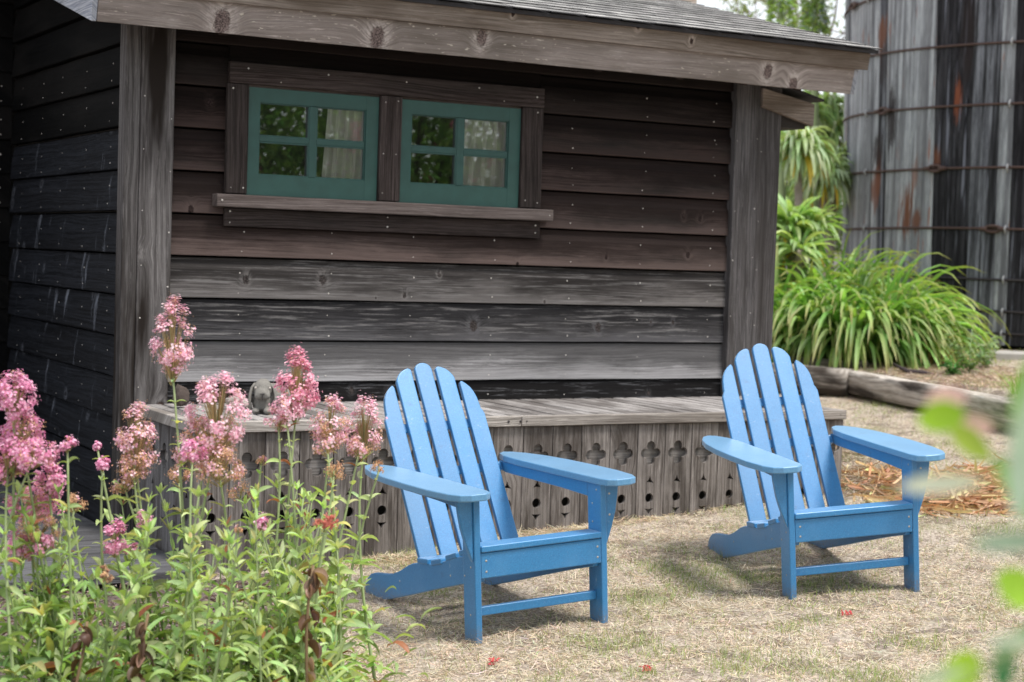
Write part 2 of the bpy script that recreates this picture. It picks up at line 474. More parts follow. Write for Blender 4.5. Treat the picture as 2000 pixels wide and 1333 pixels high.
M_panel = wood('carved_panel_wood', (.155, .135, .125), (.34, .31, .295), axis='z', vaxis='x', random_knots=True, kscale=2.4, stain=(.045, .037, .032), stain_amt=.55, stain_stretch=(2.5, 12), bleach=(.45, .42, .40), bleach_amt=.25)
M_panel_side = wood('carved_side_panel_wood', (.12, .112, .115), (.27, .26, .265), axis='z', vaxis='y', random_knots=False, stain=(.045, .037, .032), stain_amt=.5, stain_stretch=(2.5, 12))
M_back = wood('backing_wood', (.17, .155, .145), (.33, .31, .30), random_knots=False, ring=150)
M_deck = wood('deck_wood', (.13, .13, .14), (.29, .29, .31), random_knots=False, stain_amt=.25, vaxis='y')
M_log = wood('retaining_timber_wood', (.20, .175, .15), (.48, .44, .40), axis='y', vaxis='z', space='object', random_knots=False, ring=38, contrast=1.35, stain=(.04, .032, .027), stain_amt=.7, bump=1.0, stain_stretch=(1.2, 8))
M_log_end = wood('dark_timber_wood', (.05, .043, .038), (.17, .15, .14), axis='y', vaxis='z', space='object', random_knots=False, ring=38, contrast=1.3, bump=1.0, stain_amt=.5)
def tank_pt(px, py):
    d = CF + CR * (px - 1000) / FPX - CU * (py - 666.5) / FPX
    a = d[0] ** 2 + d[1] ** 2; b = -2 * (d[0] * 13.73 + d[1] * 12.50); c = 13.73 ** 2 + 12.5 ** 2 - 2.5 ** 2
    t = (-b - math.sqrt(max(0, b * b - 4 * a * c))) / (2 * a)
    return float(d[0] * t * CR[0] + d[1] * t * CR[1]), float(d[2] * t + CZ)
OR_, DK_ = (.155, .062, .034), (.028, .022, .022)
RUST = []
for (px_, py_, wp_, hp_, cc, am) in ((1717, 75, 9, 40, OR_, .8), (1712, 350, 8, 55, (.18, .07, .04), .85), (1772, 415, 13, 48, OR_, .95), (1790, 432, 12, 22, OR_, .9), (1740, 232, 9, 60, DK_, .9), (1713, 300, 8, 40, DK_, .8), (1828, 310, 10, 24, OR_, .8),
                             (1786, 340, 8, 30, (.25, .10, .05), .6), (1720, 130, 6, 50, DK_, .7), (1760, 240, 10, 90, (.10, .10, .11), .5), (1690, 300, 9, 150, (.12, .12, .13), .5), (1800, 200, 14, 190, (.13, .13, .14), .45), (1868, 195, 9, 38, (.26, .08, .04), .7), (1889, 70, 14, 90, DK_, .8)):
    a_, z_ = tank_pt(px_, py_); RUST.append((a_, z_, wp_ / FPX * (11 if cc != DK_ else 15), hp_ / FPX * 20, cc, am))
M_stave = wood('pale_stave_wood', (.24, .25, .27), (.46, .48, .51), axis='z', vaxis='x', space='object', random_knots=False, ring=26, fine=120, stain=(.10, .10, .11), stain_amt=.6, stain_stretch=(.35, 14),
               streak=(.24, .065, .02), streak_amt=.9, streak_uv=(1.3, 26.0), streak_th=(.64, .68), bleach=(.09, .09, .10), bleach_amt=.8, bleach_uv=(1.1, 22), bump=.35, rust=RUST)
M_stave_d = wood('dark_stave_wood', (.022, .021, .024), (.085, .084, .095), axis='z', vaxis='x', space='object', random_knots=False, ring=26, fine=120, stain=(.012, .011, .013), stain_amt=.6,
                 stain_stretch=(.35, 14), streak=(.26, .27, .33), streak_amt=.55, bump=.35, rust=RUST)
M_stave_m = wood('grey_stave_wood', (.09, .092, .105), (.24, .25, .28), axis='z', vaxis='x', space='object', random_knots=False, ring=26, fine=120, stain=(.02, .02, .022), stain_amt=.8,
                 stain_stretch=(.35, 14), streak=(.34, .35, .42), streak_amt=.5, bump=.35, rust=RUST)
M_oldfence = wood('far_fence_wood', (.26, .25, .25), (.45, .44, .43), axis='z', vaxis='x', random_knots=False)
M_nail = plain('nail_head', (.54, .51, .48), .5, .3)
M_interior = plain('dark_interior', (.012, .011, .010), .9)
M_soffit = plain('soffit', (.022, .018, .016), .9)
M_green = plain('green_paint', (.021, .070, .062), .5, 0, .28, 14, .12)
M_rust = plain('rusty_iron', (.085, .050, .042), .75, .3, .35, 30, .4)
M_hoop_dark = plain('dark_hoop_iron', (.040, .034, .036), .7, .3, .35, 30, .4)
M_clip = plain('zinc_clip', (.35, .35, .36), .5, .4)
M_stone = plain('rabbit_stone', (.19, .18, .165), .9, 0, .38, 60, .6)
M_palestone = plain('lichen_stone', (.42, .38, .35), .95, 0, .5, 40, .8)
M_concrete = plain('concrete', (.38, .36, .34), .9, 0, .2, 12, .3)
M_felt = plain('roof_felt_edge', (.028, .027, .031), .9, 0, .4, 60, .6)
M_screw = plain('steel_screw', (.45, .43, .40), .4, .7)

# shingles
def shingle_mat():
    mt, nt, p, out = new_mat('asphalt_shingle'); g = NG(nt)
    pos = g.n('ShaderNodeNewGeometry').outputs['Position']
    rnd = g.n('ShaderNodeObjectInfo').outputs['Random']
    n1 = g.noise(pos, 420, 2, .7); n2 = g.noise(pos, 9, 3)
    f = g.math('ADD', g.math('MULTIPLY', n1, .6), g.math('MULTIPLY', n2, .4))
    c = g.mix(g.rng(f, .38, .62), (.11, .108, .105), (.38, .37, .36))
    t = g.math('ADD', g.math('MULTIPLY', rnd, .65), .62)
    g.L.new(g.mix(1.0, c, g.vec(t, t, t), 'MULTIPLY'), p.inputs['Base Color'])
    p.inputs['Roughness'].default_value = .9
    g.bump(n1, .5, .003, p)
    return mt
M_shingle = shingle_mat()

# blue recycled plastic lumber
def blue_mat(name='blue_plastic_lumber', ca_=(.019, .160, .385), cb_=(.032, .225, .485)):
    mt, nt, p, out = new_mat(name); g = NG(nt)
    pos = g.n('ShaderNodeTexCoord').outputs['Object']
    n1 = g.noise(pos, 210, 3, .7); n2 = g.noise(pos, 5, 4, .65); n3 = g.noise(pos, 900, 1)
    c = g.mix(g.rng(n1, .3, .7), ca_, cb_)
    c = g.mix(g.math('MULTIPLY', g.rng(n2, .45, .75), .30), c, (.10, .28, .53))
    sp = g.rng(g.noise(pos, 160, 1), .70, .74)
    c = g.mix(g.math('MULTIPLY', sp, .25), c, (.35, .45, .60))
    # splashed soil on the feet and a few scuffs; boards differ a little in tone
    z = g.sep(pos)[2]
    ft = g.math('MULTIPLY', g.rng(g.math('ADD', z, g.math('MULTIPLY', g.noise(pos, 35, 4, .7), .12)), .055, .15, .8, 0.), g.rng(g.noise(pos, 120, 3, .7), .35, .65))
    c = g.mix(ft, c, (.16, .13, .10))
    sc = g.noise(g.vec(g.math('MULTIPLY', g.sep(pos)[0], 14.0), g.math('MULTIPLY', g.sep(pos)[1], 40.0), g.math('MULTIPLY', z, 22.0)), 1.0, 4, .7)
    c = g.mix(g.math('MULTIPLY', g.rng(sc, .66, .72), .45), c, (.30, .42, .58))
    dn = g.noise(pos, 11, 4, .7)
    c = g.mix(g.math('MULTIPLY', g.rng(dn, .60, .75), .35), c, (.03, .08, .20))
    tn = g.math('ADD', g.math('MULTIPLY', g.n('ShaderNodeObjectInfo').outputs['Random'], .16), .92)
    c = g.mix(1.0, c, g.vec(tn, tn, tn), 'MULTIPLY')
    g.L.new(c, p.inputs['Base Color'])
    g.L.new(g.rng(n2, .3, .7, .32, .46), p.inputs['Roughness'])
    p.inputs['Specular IOR Level'].default_value = .85
    p.inputs['Sheen Weight'].default_value = .45; p.inputs['Sheen Roughness'].default_value = .30
    g.bump(g.math('ADD', n1, g.math('MULTIPLY', n3, .5)), .22, .0015, p)
    return mt
M_blue = blue_mat()
M_blue_faded_sheen = blue_mat('faded_sheen_blue_plastic_lumber', (.075, .235, .44), (.125, .320, .53))  # paler arm copy: sun fading, with sky sheen also put into the colour

def glass_mat():
    mt, nt, p, out = new_mat('window_glass'); g = NG(nt)
    gl = g.n('ShaderNodeBsdfGlossy'); gl.inputs['Roughness'].default_value = 0.0; gl.inputs[0].default_value = (.95, 1, .97, 1)
    tr = g.n('ShaderNodeBsdfTransparent'); tr.inputs[0].default_value = (.99, .99, .98, 1)
    lw = g.n('ShaderNodeFresnel'); lw.inputs[0].default_value = 2.1
    f = g.math('ADD', g.math('MULTIPLY', lw.outputs[0], 1.0), .05, clamp=True)
    wv = g.noise(g.n('ShaderNodeNewGeometry').outputs['Position'], 3.5, 1)
    bp = g.n('ShaderNodeBump'); bp.inputs['Strength'].default_value = .03; bp.inputs['Distance'].default_value = .01
    g.L.new(wv, bp.inputs['Height']); g.L.new(bp.outputs[0], gl.inputs['Normal'])
    ms = g.n('ShaderNodeMixShader'); g.L.new(f, ms.inputs[0]); g.L.new(tr.outputs[0], ms.inputs[1]); g.L.new(gl.outputs[0], ms.inputs[2])
    g.L.new(ms.outputs[0], out.inputs[0])
    return mt
M_glass = glass_mat()

def curtain_mat():
    mt, nt, p, out = new_mat('curtain_cloth'); g = NG(nt)
    p.inputs['Base Color'].default_value = (.90, .885, .86, 1); p.inputs['Roughness'].default_value = .9
    pos = g.n('ShaderNodeNewGeometry').outputs['Position']
    g.bump(g.noise(pos, 700, 1), .2, .001, p)
    tr = g.n('ShaderNodeBsdfTranslucent'); tr.inputs[0].default_value = (.8, .78, .72, 1)
    ms = g.n('ShaderNodeMixShader'); ms.inputs[0].default_value = .65
    g.L.new(p.outputs[0], ms.inputs[1]); g.L.new(tr.outputs[0], ms.inputs[2]); g.L.new(ms.outputs[0], out.inputs[0])
    return mt
M_curtain = curtain_mat()

def ground_mat():
    mt, nt, p, out = new_mat('dry_lawn_soil'); g = NG(nt)
    pos = g.n('ShaderNodeNewGeometry').outputs['Position']
    n1 = g.noise(pos, 60, 5, .75); n2 = g.noise(pos, 1.7, 4, .6); n3 = g.noise(pos, 6, 4, .6)
    c = g.mix(g.rng(n1, .34, .66), (.20, .16, .13), (.62, .54, .46))
    c = g.mix(g.math('MULTIPLY', g.rng(n2, .52, .68), .45), c, (.22, .23, .11))
    c = g.mix(g.math('MULTIPLY', g.rng(n3, .50, .62), .7), c, (.16, .125, .105))
    g.L.new(c, p.inputs['Base Color']); p.inputs['Roughness'].default_value = .95
    p.inputs['Specular IOR Level'].default_value = .1
    g.bump(n1, .9, .012, p)
    return mt
M_ground = ground_mat()

def soil_mat():
    mt, nt, p, out = new_mat('bed_soil'); g = NG(nt)
    pos = g.n('ShaderNodeNewGeometry').outputs['Position']
    n1 = g.noise(pos, 55, 5, .75); n2 = g.noise(pos, 3, 3)
    c = g.mix(g.rng(n1, .34, .66), (.045, .032, .028), (.24, .185, .165))
    g.L.new(c, p.inputs['Base Color']); p.inputs['Roughness'].default_value = .95
    g.bump(n1, 1.0, .015, p)
    return mt
M_soil = soil_mat()

# ------------------------------------------------------------------ ground heights
XB_Y = [3, 6, 8.9, 10.3, 11.1, 20]
XB_X = [7.35, 7.95, 8.58, 8.88, 8.5, 7.2]
def gh(X, Y):
    X = np.asarray(X, float); Y = np.asarray(Y, float)
    dx = np.clip(X - 3.2, -1.2, 5.8); dy = np.clip(Y - 5.4, -2, 1.8)
    z = 0.003 + 0.053 * dx + 0.0097 * np.maximum(dx, 0) * dy
    z = np.where(X < 3.2, z + 0.0 * X, z)
    xb = np.interp(Y, XB_Y, XB_X)
    t = np.clip((X - xb) / 0.18, 0, 1)
    ter = 0.58 + 0.045 * np.clip(X - 9, 0, 2.6)
    z = z * (1 - t) + np.maximum(ter, z) * t
    z = z + 0.010 * np.sin(X * 2.3 + Y * 1.1) * np.sin(Y * 1.9 - X * .7)
    # ground lies level under and beyond the deck
    k = np.clip((2.45 - X) / .3, 0, 1) * np.clip((Y - 6.6) / .5, 0, 1)
    return z * (1 - k) + (-0.04) * k


def make_ground():
    xs = np.concatenate([np.linspace(-300, -12, 12), np.linspace(-10, 0, 14), np.arange(0.2, 16, 0.09), np.linspace(16.5, 40, 30), np.linspace(50, 300, 10)])
    ys = np.concatenate([np.linspace(-300, -12, 12), np.linspace(-10, 2, 16), np.arange(2.2, 17, 0.09), np.linspace(17.5, 40, 30), np.linspace(50, 300, 10)])
    X, Y = np.meshgrid(xs, ys)
    Z = gh(X, Y) + np.where((X > 0) & (X < 16) & (Y > 2) & (Y < 17), rng.normal(0, .003, X.shape), 0)
    V = np.stack([X, Y, Z], -1).reshape(-1, 3)
    nx, ny = len(xs), len(ys)
    i, j = np.meshgrid(np.arange(nx - 1), np.arange(ny - 1))
    a = (j * nx + i).ravel()
    Q = np.stack([a, a + 1, a + nx + 1, a + nx], 1)
    o = raw_mesh('lawn', V, Q, M_ground, smooth=True)
    tag(o, kind='structure')
make_ground()


def in_bed(X, Y):
    return X < 2.12 + (Y - 4.85) * 0.36

def make_bed():
    xs = np.linspace(-2, 3.2, 60); ys = np.linspace(2.5, 7.0, 60)
    V = []; idx = {}; Q = []
    for j, y in enumerate(ys):
        xe = 2.12 + (y - 4.85) * 0.36
        for i in range(40):
            x = -2 + (xe + 2) * i / 39 + (0.05 * math.sin(y * 7) + .03 * math.sin(y * 17)) * (i / 39)
            V.append((x, y, float(gh(x, y)) + 0.012 + 0.022 * mnoise.noise(Vector((x * 9, y * 9, 0))) * min(1, (39 - i) / 3)))
    for j in range(59):
        for i in range(39):
            a = j * 40 + i; Q.append((a, a + 1, a + 41, a + 40))
    o = raw_mesh('flower_bed', np.array(V), np.array(Q), M_soil, smooth=True)
    tag(o, kind='structure')
    # bark and leaf litter on the soil
    n = 9000
    X = rng.uniform(0.6, 2.9, n); Y = rng.uniform(4.2, 7.0, n)
    k = in_bed(X, Y); X = X[k]; Y = Y[k]; n = len(X)
    P = np.stack([X, Y, gh(X, Y) + .018 + rng.uniform(0, .02, n)], 1)
    a = rng.uniform(0, 2 * np.pi, n)
    D = np.stack([np.cos(a), np.sin(a), rng.normal(0, .25, n)], 1)
    c = np.where(rng.random((n, 1)) < .5, cvar(n, (.33, .26, .23)), cvar(n, (.13, .085, .07)))
    V, Q, K = straps(P, D, rng.uniform(.012, .045, n), rng.uniform(.005, .016, n), rng.normal(0, .3, n), c, 2, rng.uniform(-1, 1, n), 'lance')
    tag(raw_mesh('bark_litter', V, Q, M_straw, col=K), 'brown bark and leaf litter strewn over the flower bed', 'litter', kind='stuff')
make_bed()

# ------------------------------------------------------------------ shed
shed = empty('shed', (4.2, 8.0, 0))
tag(shed, 'weathered dark timber garden shed with shingle roof and green windows', 'shed')
def sh(mb, name, mats, **k):
    mb.v = [(x - 4.2, y - 8.0, z) for x, y, z in mb.v]
    return mb.build(name, mats, shed, **k)

PROF = [(-0.012, 0.0), (0.024, 0.001), (0.026, 0.006), (0.022, 0.140), (0.012, 0.153), (0.003, 0.172), (0.002, 0.1955), (-0.012, 0.1960), (-0.012, 0.2040)]
PROF_LEFT = [(-0.012, 0.0), (0.030, 0.001), (0.032, 0.006), (0.026, 0.10), (0.010, 0.190), (-0.012, 0.1905), (-0.012, 0.1975)]
PROF_FLAT = [(-0.012, 0.0), (0.021, 0.001), (0.023, 0.005), (0.017, 0.10), (0.010, 0.197), (-0.012, 0.1975), (-0.012, 0.2035)]
def siding(a0, a1, z0, axis, face, mat, sgn, prof=PROF, seed=0, zmax=None, parent=shed):
    n = max(2, int(abs(a1 - a0) / 0.16))
    V = []; F = []; m_ = len(prof)
    for i in range(n + 1):
        a = a0 + (a1 - a0) * i / n
        w1 = 0.0022 * mnoise.noise(Vector((a * 1.7, z0 * 9, seed)))
        w2 = 0.0028 * mnoise.noise(Vector((a * 2.3, z0 * 9, seed + 8)))
        for (d, z) in prof:
            dd = d + (w1 if d > 0.001 else 0)
            zz = z0 + z + (w2 if z < .02 else 0)
            if zmax: zz = min(zz, zmax)
            if axis == 'x': V.append((a, face + 0.021 - dd * 1.0, zz))
            else: V.append((face + 0.021 - dd, a, zz))
    for i in range(n):
        for k in range(m_):
            F.append((i * m_ + k, i * m_ + (k + 1) % m_, (i + 1) * m_ + (k + 1) % m_, (i + 1) * m_ + k))
    F.append(tuple(range(m_))); F.append(tuple(range(n * m_, (n + 1) * m_))[::-1])
    mb = MB(); mb.add(V, F)
    return sh(mb, 'siding_board', mat)

YF = 8.0
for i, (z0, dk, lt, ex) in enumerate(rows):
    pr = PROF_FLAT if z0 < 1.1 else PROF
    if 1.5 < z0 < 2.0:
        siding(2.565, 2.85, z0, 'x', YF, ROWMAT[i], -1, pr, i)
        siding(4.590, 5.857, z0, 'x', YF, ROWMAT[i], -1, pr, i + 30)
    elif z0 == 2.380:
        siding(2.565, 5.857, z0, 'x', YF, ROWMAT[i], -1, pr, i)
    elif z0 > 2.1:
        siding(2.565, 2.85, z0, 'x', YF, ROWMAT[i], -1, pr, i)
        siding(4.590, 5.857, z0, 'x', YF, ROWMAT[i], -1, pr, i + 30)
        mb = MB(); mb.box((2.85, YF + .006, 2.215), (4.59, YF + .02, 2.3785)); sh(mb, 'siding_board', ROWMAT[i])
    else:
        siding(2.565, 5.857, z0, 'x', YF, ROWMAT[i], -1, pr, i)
mb = MB(); mb.box((2.37, YF + .0345, -.3), (2.94, YF + .05, 2.46)); mb.box((4.47, YF + .0345, -.3), (6.17, YF + .05, 2.46))
mb.box((2.94, YF + .0345, -.3), (4.47, YF + .05, 1.62)); mb.box((2.94, YF + .0345, 2.20), (4.47, YF + .05, 2.46))
sh(mb, 'front_sheathing', M_interior)

# left side wall, running away from the camera
for i in range(13):
    z0 = -0.08 + i * 0.2016
    z0 = [-.035, .160, .3655, .5633, .7615, .9596, 1.1578, 1.3565, 1.5600, 1.7560, 1.9600, 2.1560, 2.3560][i]
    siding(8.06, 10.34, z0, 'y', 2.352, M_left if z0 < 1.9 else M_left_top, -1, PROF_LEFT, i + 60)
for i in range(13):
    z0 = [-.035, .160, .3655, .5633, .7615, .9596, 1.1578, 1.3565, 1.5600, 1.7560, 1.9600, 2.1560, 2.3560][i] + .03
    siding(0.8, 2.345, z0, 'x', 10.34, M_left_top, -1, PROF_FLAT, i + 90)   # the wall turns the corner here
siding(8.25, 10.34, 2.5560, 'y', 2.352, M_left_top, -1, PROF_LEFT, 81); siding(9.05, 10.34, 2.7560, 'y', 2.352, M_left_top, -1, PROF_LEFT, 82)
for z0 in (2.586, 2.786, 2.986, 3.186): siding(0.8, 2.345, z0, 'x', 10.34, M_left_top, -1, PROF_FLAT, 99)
mb = MB(); mb.prism([(8.05, -.3), (10.4, -.3), (10.4, 3.0), (8.05, 2.46)], lambda a, b, t: (t, a, b), 2.386, 2.405); mb.box((.8, 10.375, -.3), (2.40, 10.40, 3.0))
sh(mb, 'side_sheathing', M_interior)
for z0 in np.arange(-.035, 2.4, .2045):
    if 1.1 < z0 < 2.05:                       # gap added in the unseen side wall to light the curtains
        siding(8.07, 8.22, float(z0), 'y', 6.175, ROWMAT[3], -1, PROF_FLAT, 5); siding(9.7, 12.0, float(z0), 'y', 6.175, ROWMAT[3], -1, PROF_FLAT, 5); continue
    siding(8.07, 12.0, float(z0), 'y', 6.175, ROWMAT[3], -1, PROF_FLAT, 5)
mb = MB(); mb.box((2.41, 12.0, -.3), (6.19, 12.03, 2.9)); sh(mb, 'back_wall', ROWMAT[3])
mb = MB(); mb.box((2.41, 8.06, .4), (6.15, 11.9, .43)); mb.box((2.41, 11.0, .4), (6.15, 11.03, 2.6)); sh(mb, 'interior_lining', plain('inner_boards', (.025, .022, .018), .8))

# corner posts
for (x0, x1, y0, y1, mt) in ((2.402, 2.566, 7.965, 8.02, M_post), (5.858, 6.027, 7.962, 8.02, M_post2), (6.030, 6.187, 7.970, 8.03, M_post2)):
    mb = MB(); mb.box((x0, y0, -.1), (x1, y1, 2.50)); sh(mb, 'corner_post', mt, bevel=.004)
mb = MB(); mb.box((2.328, 7.968, -.1), (2.400, 8.07, 2.52)); sh(mb, 'corner_post', M_post, bevel=.004)

# nail heads, two to a board at every stud
mb = MB()
def nail(p, axis, r=.0042):
    r *= random.uniform(.55, 1.1)
    n = 6
    c = []
    for k in range(n):
        a = 2 * math.pi * k / n
        if axis == 'x': c.append((p[0] + r * math.cos(a), p[1], p[2] + r * math.sin(a)))
        else: c.append((p[0], p[1] + r * math.cos(a), p[2] + r * math.sin(a)))
    tip = (p[0], p[1] - .0018, p[2]) if axis == 'x' else (p[0] - .0018, p[1], p[2])
    mb.add(c + [tip], [(k, (k + 1) % n, n) for k in range(n)])
def flat_d(z):  # face depth of the flat profile
    return .0195 - .008 * max(0, z - .10) / .10
for (z0, *_r) in rows[:-1]:
    for X in (2.930, 3.398, 3.868, 4.335, 4.802, 5.270, 5.736):
        if 1.5 < z0 < 2.3 and 2.83 < X < 4.60: continue
        if z0 > 2.0 and random.random() < .2: continue
        for dz in (.028, .128):
            j = random.uniform(-.006, .006)
            nail((X + random.uniform(-.012, .012), YF + .021 - (.0255 if z0 > 1.1 else .0225 - .006 * dz / .1) - .0020, z0 + dz + j), 'x')
    if random.random() < .4: nail((random.uniform(2.6, 5.8), YF - .002, z0 + random.uniform(.05, .12)), 'x', .0022)
for z0 in [.160, .3655, .5633, .7615, .9596, 1.1578, 1.3565, 1.5600, 1.7560, 1.9600, 2.1560]:
    for Y in (8.255, 8.709, 9.176, 9.60, 10.076):
        for dz in (.028, .115):
            nail((2.352 + .021 - (.0315 - .006 * dz / .1) - .003, Y + random.uniform(-.02, .02), z0 + dz + random.uniform(-.005, .005)), 'y', .0042)
    for dz in (.028, .115): nail((2.28, 10.337, z0 + .03 + dz), 'x', .006)
for z in (.35, .62, .95, 1.2, 1.46, 1.75, 2.0): nail((2.42, 7.9635, z + .1), 'x', .004); nail((2.552, 7.9635, z), 'x', .004)
for z in (.8, 1.1, 1.42, 1.7, 2.1): nail((5.872, 7.9605, z), 'x', .004); nail((6.012, 7.9605, z + .02), 'x', .004); nail((6.05, 7.9685, z - .05), 'x', .0035)
tag(sh(mb, 'nail_heads', M_nail), kind='stuff')

# window
YT = 7.968                                    # face of the trim
def trim(name, a, b, mat, bev=.003):
    mb = MB(); mb.box(a, b); return sh(mb, name, mat, bevel=bev)
trim('window_head_trim', (2.837, 7.962, 2.196), (4.597, 7.992, 2.298), M_trim)
trim('window_side_trim', (2.831, YT, 1.662), (2.941, 7.996, 2.193), M_trimv)
trim('window_side_trim', (3.645, YT, 1.662), (3.765, 7.996, 2.193), M_trimv)
trim('window_side_trim', (4.472, YT, 1.662), (4.598, 7.996, 2.193), M_trimv)
trim('window_sill', (2.775, 7.925, 1.594), (4.655, 8.01, 1.656), M_sill, .005)
trim('window_apron', (2.830, 7.970, 1.502), (4.600, 7.992, 1.590), M_trim)
mb = MB(); mb.box((2.94, 8.0, 2.186), (4.475, 8.04, 2.200)); sh(mb, 'window_drip_strip', M_sill)
mb = MB()
for X, Z in ((2.93, 2.27), (3.35, 2.272), (3.78, 2.27), (4.2, 2.272), (4.55, 2.25), (3.1, 2.215), (4.35, 2.215), (2.857, 2.17), (4.56, 2.17), (2.857, 1.69), (2.92, 1.69), (3.67, 2.16), (3.74, 2.17), (3.665, 1.9), (3.735, 1.9), (3.665, 1.70), (4.5, 1.70), (4.575, 1.69)):
    nail((X, 7.9595 if Z > 2.2 else 7.9655, Z), 'x', .0045)
for X in (2.80, 4.63): nail((X, 7.9225, 1.625), 'x', .005)
for X, Z in ((2.857, 1.575), (2.857, 1.52), (3.7, 1.578), (3.7, 1.53), (4.57, 1.57), (4.57, 1.53)): nail((X, 7.9675, Z), 'x', .005)
tag(sh(mb, 'trim_nail_heads', M_nail), kind='stuff')

def window(x0, x1):
    za, zb = 1.659, 2.184
    ys0, ys1 = 7.985, 8.022
    xm = (x0 + .058 + x1 - .066) / 2
    gl, gr = x0 + .060, x1 - .068
    gz0, gz1 = za + .100, zb - .070
    gm = (gz0 + gz1) / 2
    mb = MB()
    mb.box((x0, ys0, za), (gl, ys1, zb)); mb.box((gr, ys0, za), (x1, ys1, zb))
    mb.box((gl, ys0 + .001, gz1), (gr, ys1, zb)); mb.box((gl, ys0 + .001, za), (gr, ys1, gz0))
    wn = sh(mb, 'window', M_green)
    mb = MB(); mb.box((xm - .019, ys0 + .005, gz0), (xm + .019, ys1, gz1)); m1 = sh(mb, 'muntin', M_green, bevel=.004); m1.parent = wn
    for (a, b) in ((gl, xm - .019), (xm + .019, gr)):
        mb = MB(); mb.box((a, ys0 + .006, gm - .014), (b, ys1, gm + .014)); m1 = sh(mb, 'muntin', M_green, bevel=.004); m1.parent = wn
        for (c, d) in ((gz0, gm - .014), (gm + .014, gz1)):
            # glazing bead round each pane
            mb = MB()
            mb.box((a, ys0 + .008, c), (a + .006, ys0 + .024, d)); mb.box((b - .006, ys0 + .008, c), (b, ys0 + .024, d))
            mb.box((a + .006, ys0 + .008, c), (b - .006, ys0 + .024, c + .006)); mb.box((a + .006, ys0 + .008, d - .006), (b - .006, ys0 + .024, d))
            q = sh(mb, 'glazing_bead', M_green); q.parent = wn
            mb = MB(); mb.add([(a, ys0 + .026, c), (b, ys0 + .026, c), (b, ys0 + .026, d), (a, ys0 + .026, d)], [(0, 1, 2, 3)])
            q = sh(mb, 'pane', M_glass); q.parent = wn
    return gl, gr
window(2.943, 3.641)
window(3.768, 4.468)

def curtain(x0, x1, label):
    n = 70; V = []; F = []
    for i in range(n + 1):
        t = i / n
        x = x0 + (x1 - x0) * t
        y = 8.07 + .016 * math.sin(t * 31) + .010 * math.sin(t * 67 + 1)
        xa = x0 + .035 * 1 + (x1 - x0 - .035) * t     # gathered at the rod
        V.append((xa, y, 2.23)); V.append((x - .01, y + .006 * math.sin(t * 9), 1.60))
    for i in range(n): F.append((2 * i, 2 * i + 1, 2 * i + 3, 2 * i + 2))
    mb = MB(); mb.add(V, F); o = mb.build('curtain', M_curtain, smooth=True)
    tag(o, label, 'curtain', 'white curtains behind the shed windows')
curtain(3.375, 3.66, 'white curtain drawn to one side behind the left green window')
curtain(4.145, 4.50, 'white curtain drawn to one side behind the right green window')

# ------------------------------------------------------------------ roof
SL = 0.25; ca, sa = math.cos(math.atan(SL)), math.sin(math.atan(SL))
YE, ZE = 7.70, 2.392
def rp(Y0, up):   # point 'up' metres above the rafter line foot, square to the slope
    return (Y0 - sa * up, ca * up)
# lower fascia board, square to the rafters
def fascia(x0, x1, u0, u1, out0, out1, mat, name='fascia_board', cut0=0, cut1=0):
    n = 26; V = []; F = []
    for i in range(n + 1):
        x = x0 + (x1 - x0) * i / n
        wz = .0025 * mnoise.noise(Vector((x * 2.1, u0 * 30, 2)))
        for (o_, u_) in ((out0, u0), (out0, u1), (out1, u1), (out1, u0)):
            V.append((x, YE - sa * u_ + ca * o_, ZE + ca * u_ + sa * o_ + (wz if u_ == u0 else 0)))
    for i in range(n):
        for k in range(4): F.append((i * 4 + k, i * 4 + (k + 1) % 4, (i + 1) * 4 + (k + 1) % 4, (i + 1) * 4 + k))
    F.append((0, 1, 2, 3)); F.append((n * 4 + 3, n * 4 + 2, n * 4 + 1, n * 4))
    mb = MB(); mb.add(V, F); return sh(mb, name, mat, bevel=.003)
fascia(2.112, 6.462, 0.0, .145, 0.0, .034, M_fascia)
fascia(2.10, 6.535, .147, .243, -.022, .03, M_fascia2)
def roofpt(x, s, u):
    """x along the eave, s metres up the slope from the fascia, u above the rafter line"""
    return (x, YE + ca * s - sa * u, ZE + sa * s + ca * u)
# rake boards
for (xa, xb, mt) in ((2.085, 2.110, M_rake), (6.462, 6.49, M_rake)):
    mb = MB(); q = [roofpt(xa, .0, .0), roofpt(xa, 3.7, .0), roofpt(xa, 3.7, .24), roofpt(xa, .0, .24)]; r = [(xb, b, c) for a, b, c in q]
    mb.add(q + r, [(0, 1, 2, 3), (7, 6, 5, 4), (0, 4, 5, 1), (1, 5, 6, 2), (2, 6, 7, 3), (3, 7, 4, 0)]); sh(mb, 'rake_board', mt, bevel=.003)
# deck of the roof and soffit
ADDED_GAP = (3.0, 4.72, .85, 2.4)                 # roof gap added out of view to light the curtains
def slab(mb, x0, x1, s0, s1, u0, u1):
    q = [roofpt(x0, s0, u0), roofpt(x1, s0, u0), roofpt(x1, s1, u0), roofpt(x0, s1, u0)]; r = [roofpt(x0, s0, u1), roofpt(x1, s0, u1), roofpt(x1, s1, u1), roofpt(x0, s1, u1)]
    mb.add(q + r, [(0, 1, 2, 3), (7, 6, 5, 4), (0, 4, 5, 1), (1, 5, 6, 2), (2, 6, 7, 3), (3, 7, 4, 0)])
def slab_hole(mb, x0, x1, s0, s1, u0, u1):
    slab(mb, x0, x1, s0, ADDED_GAP[2], u0, u1); slab(mb, x0, x1, ADDED_GAP[3], s1, u0, u1)
    slab(mb, x0, ADDED_GAP[0], ADDED_GAP[2], ADDED_GAP[3], u0, u1); slab(mb, ADDED_GAP[1], x1, ADDED_GAP[2], ADDED_GAP[3], u0, u1)
mb = MB(); slab_hole(mb, 2.112, 6.46, .036, 3.7, .15, .238); sh(mb, 'soffit', M_soffit)
